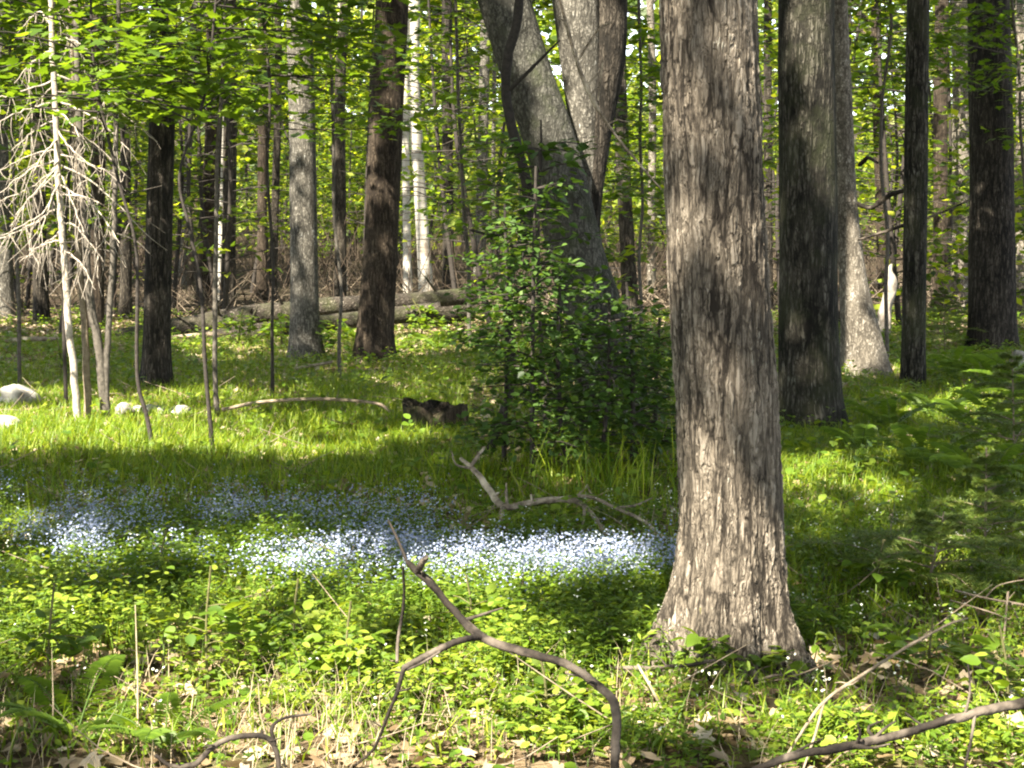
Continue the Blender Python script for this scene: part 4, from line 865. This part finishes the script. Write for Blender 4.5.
o = np.repeat(p, 4, 0) + rng.normal(0, .012, (len(p) * 4, 3)); o[:, 2] += .16 + .06 * np.repeat(rng.random(len(p)), 4); n = len(o); X, Y, Z = frames(n, .6); A = Acc(); A.inst(FL5, FL5F, o, X, Y, Z, .0055, rng.random(n)); tag(A.build("white_blossoms", M['white']), "tiny white blossoms dotted through the herbs", "flowers", kind="stuff")

# ---------------------------------------------------------------- ferns, seedlings, conifer seedlings
def fern(px, py, size, label, nf=6, mat='fern', grp="ferns on the right"):
    b = ground_at(px, py); A = Acc(); a0 = rng.random() * 6; size = size * 1.35
    for k in range(nf):
        a = a0 + k * 6.283 / nf + rng.normal(0, .25); L = size * (.7 + .5 * rng.random()); t = np.linspace(0, 1, 30)
        up = .62 + .3 * rng.random()
        c = b + np.stack([np.cos(a) * L * t * .85, np.sin(a) * L * t * .85, L * (up * 1.3 * t - up * .8 * t ** 2)], 1)
        tube(A, c, np.linspace(.004, .001, 30), 4, rnd=.2, cap=False)
        T = unit(np.gradient(c, axis=0)); sd2 = np.array([-math.sin(a), math.cos(a), 0])
        for s_ in (-1, 1):
            i = np.arange(4, 30); Yv = unit(sd2[None] * s_ + T[i] * .35 + rng.normal(0, .06, (len(i), 3)) - np.array([0, 0, .12])); Zv = unit(np.cross(np.cross(T[i], Yv), Yv) * -1); Zv = np.where(Zv[:, 2:3] < 0, -Zv, Zv)
            w_ = np.sin(np.pi * (t[i] * .86 + .12)) * .15 * L + .006
            A.inst(QD * np.array([.4, 1, 1]), QDF, c[i], np.cross(Yv, Zv), Yv, Zv, w_, np.clip(rng.normal(.55, .2, len(i)), 0, 1))
    tag(A.build("fern", M[mat], None, b), label, "fern", grp)
for px, py, sz, lb in ((935, 424, .5, "sunlit fern below the slim mossy tree"), (975, 438, .55, "sunlit fern right of the one below the slim mossy tree"), (1012, 446, .5, "fern at the right edge beside the sunlit ferns"), (890, 432, .38, "small fern just right of the stout dark tree's foot"),
                       (955, 382, .6, "fern behind the slim mossy tree's right side"), (995, 392, .65, "broad fern in front of the thick blackish tree"), (1030, 400, .6, "fern below the white stone at the right edge"), (862, 456, .36, "shaded fern in front of the pale swollen tree"),
                       (925, 472, .45, "shaded fern in the grass right of the large tree"), (985, 492, .5, "large shaded fern at the right edge above the conifer seedling"), (850, 640, .24, "small fern right of the large tree's roots"), (75, 742, .3, "bright fern in the bottom left corner"), (165, 752, .25, "low bright fern by the gnarled branch at bottom left"),
                       (640, 466, .35, "fern at the bush's right end beside the large tree"), (440, 352, .5, "fern behind the stump near the logs")):
    fern(px, py, sz, lb, grp="ferns across the wood floor")
def conifer(px, py, h, label, nb=18, spread=.6):
    b = ground_at(px, py); A, B = Acc(), Acc(); top = b + np.array([rng.normal(0, .03), 0, h])
    r = empty("conifer_seedling", b, label, "conifer seedling"); tube(A, resample(np.array([b - np.array([0, 0, .05]), top]), 8), np.linspace(.009, .003, 8), 6)
    for k in range(nb):
        t = .12 + .85 * k / nb; a = k * 2.4 + rng.normal(0, .3); L = spread * (1.05 - t) * (.7 + .5 * rng.random()); o = b + (top - b) * t
        e = o + np.array([math.cos(a) * L, math.sin(a) * L, .12 * L]); q = resample(np.array([o, (o + e) / 2 + np.array([0, 0, .05 * L]), e + np.array([0, 0, -.06 * L])]), 10); tube(A, q, np.linspace(.005, .0015, 10), 4, cap=False)
        twg = [(q, 1)]
        dh = unit(e - o); ph = np.array([-dh[1], dh[0], 0])
        for s_ in (-1, 1):
            for i in range(2, 9):
                l2 = .42 * L * (1 - i / 11); twg.append((resample(np.array([q[i], q[i] + (dh * .6 + ph * s_ * .8) * l2 + rng.normal(0, .01, 3)]), 6), 0))
        for q2, _ in twg:
            m = 130 if _ else 64; f = rng.random(m) * (len(q2) - 1.01); i = f.astype(int); o2 = q2[i] + (q2[i + 1] - q2[i]) * (f - i)[:, None]; T = unit(q2[-1] - q2[0])
            sdv = np.cross(T, [0, 0, 1]); dirs = T[None] * .6 + sdv[None] * rng.choice([-1, 1], m)[:, None] + rng.normal(0, .25, (m, 3)); X, Y, Z = frames(m, .4, dirs); B.inst(NEED, NEEDF, o2, X, Y, Z, .028, np.clip(rng.normal(.6, .25, m), 0, 1))
    A.build("stem", M['twig'], r, b); B.build("foliage", M['needle'], r, b)
conifer(925, 592, .36, "low spreading conifer seedling with a sunlit bough right of the large tree", 18, .75)

conifer(985, 560, .55, "taller shaded conifer seedling at the right edge", 22, .55)
conifer(1015, 470, .8, "bushy conifer seedling at the right edge by the broad ferns", 26, .7)
conifer(945, 352, .9, "dark conifer seedling behind the slim mossy tree", 26, .7)
def seedling(px, py, h, label, nb=7, ls=.06, spread=.14, mat='herb'):
    d = gd(px, py); hp = h * F / d
    sapling("tree_seedling", label, d, [(px, py, 2), (px + rng.normal(0, 3), py - hp * .5, 1.8), (px + rng.normal(0, 6), py - hp, 1.2)], h, h * .35 + float(hgt(*P(px, py, d)[:2])), nb, spread, 12, ls, mat, 'herbstem', T_, cat="seedling", group="leafy seedlings in the foreground", br=.002, nspread=.4)
for px, py, h, lb in ((208, 690, .42, "tall bright seedling on the left, right of the pale dry stalk"), (45, 690, .36, "leafy seedling at the left edge among herbs"), (300, 672, .33, "bright seedling left of the forked foreground branch"), (350, 690, .3, "bright leafy seedling touching the forked branch's lower twig"), (545, 735, .25, "low seedling under the arching foreground branch"),
                      (704, 676, .24, "small shoot with round leaves growing on the large tree's roots"), (738, 678, .2, "small shoot right of the other at the large tree's roots"), (1010, 720, .3, "bright seedling above the branch in the bottom right"), (930, 680, .22, "pale seedling beside the thin slanting stick"), (165, 600, .3, "seedling at the front of the blue flowers on the left"), (470, 640, .25, "seedling behind the fork of the foreground branch"), (880, 600, .26, "seedling in the shade right of the large tree"), (60, 380, .45, "seedling between the stones and the dead spruce")):
    seedling(px, py, h, lb, nb=9)
for px, py, h, lb in ((282, 348, .5, "small leafy plant lit at the grey tree's foot"), (340, 362, .55, "bright small plant between the grey and dark brown trees"), (420, 340, .6, "bright plant right of the dark brown tree's foot"), (238, 345, .5, "bright plant by the log left of the grey tree")):
    seedling(px, py, h, lb, nb=14, ls=.1, spread=.3)
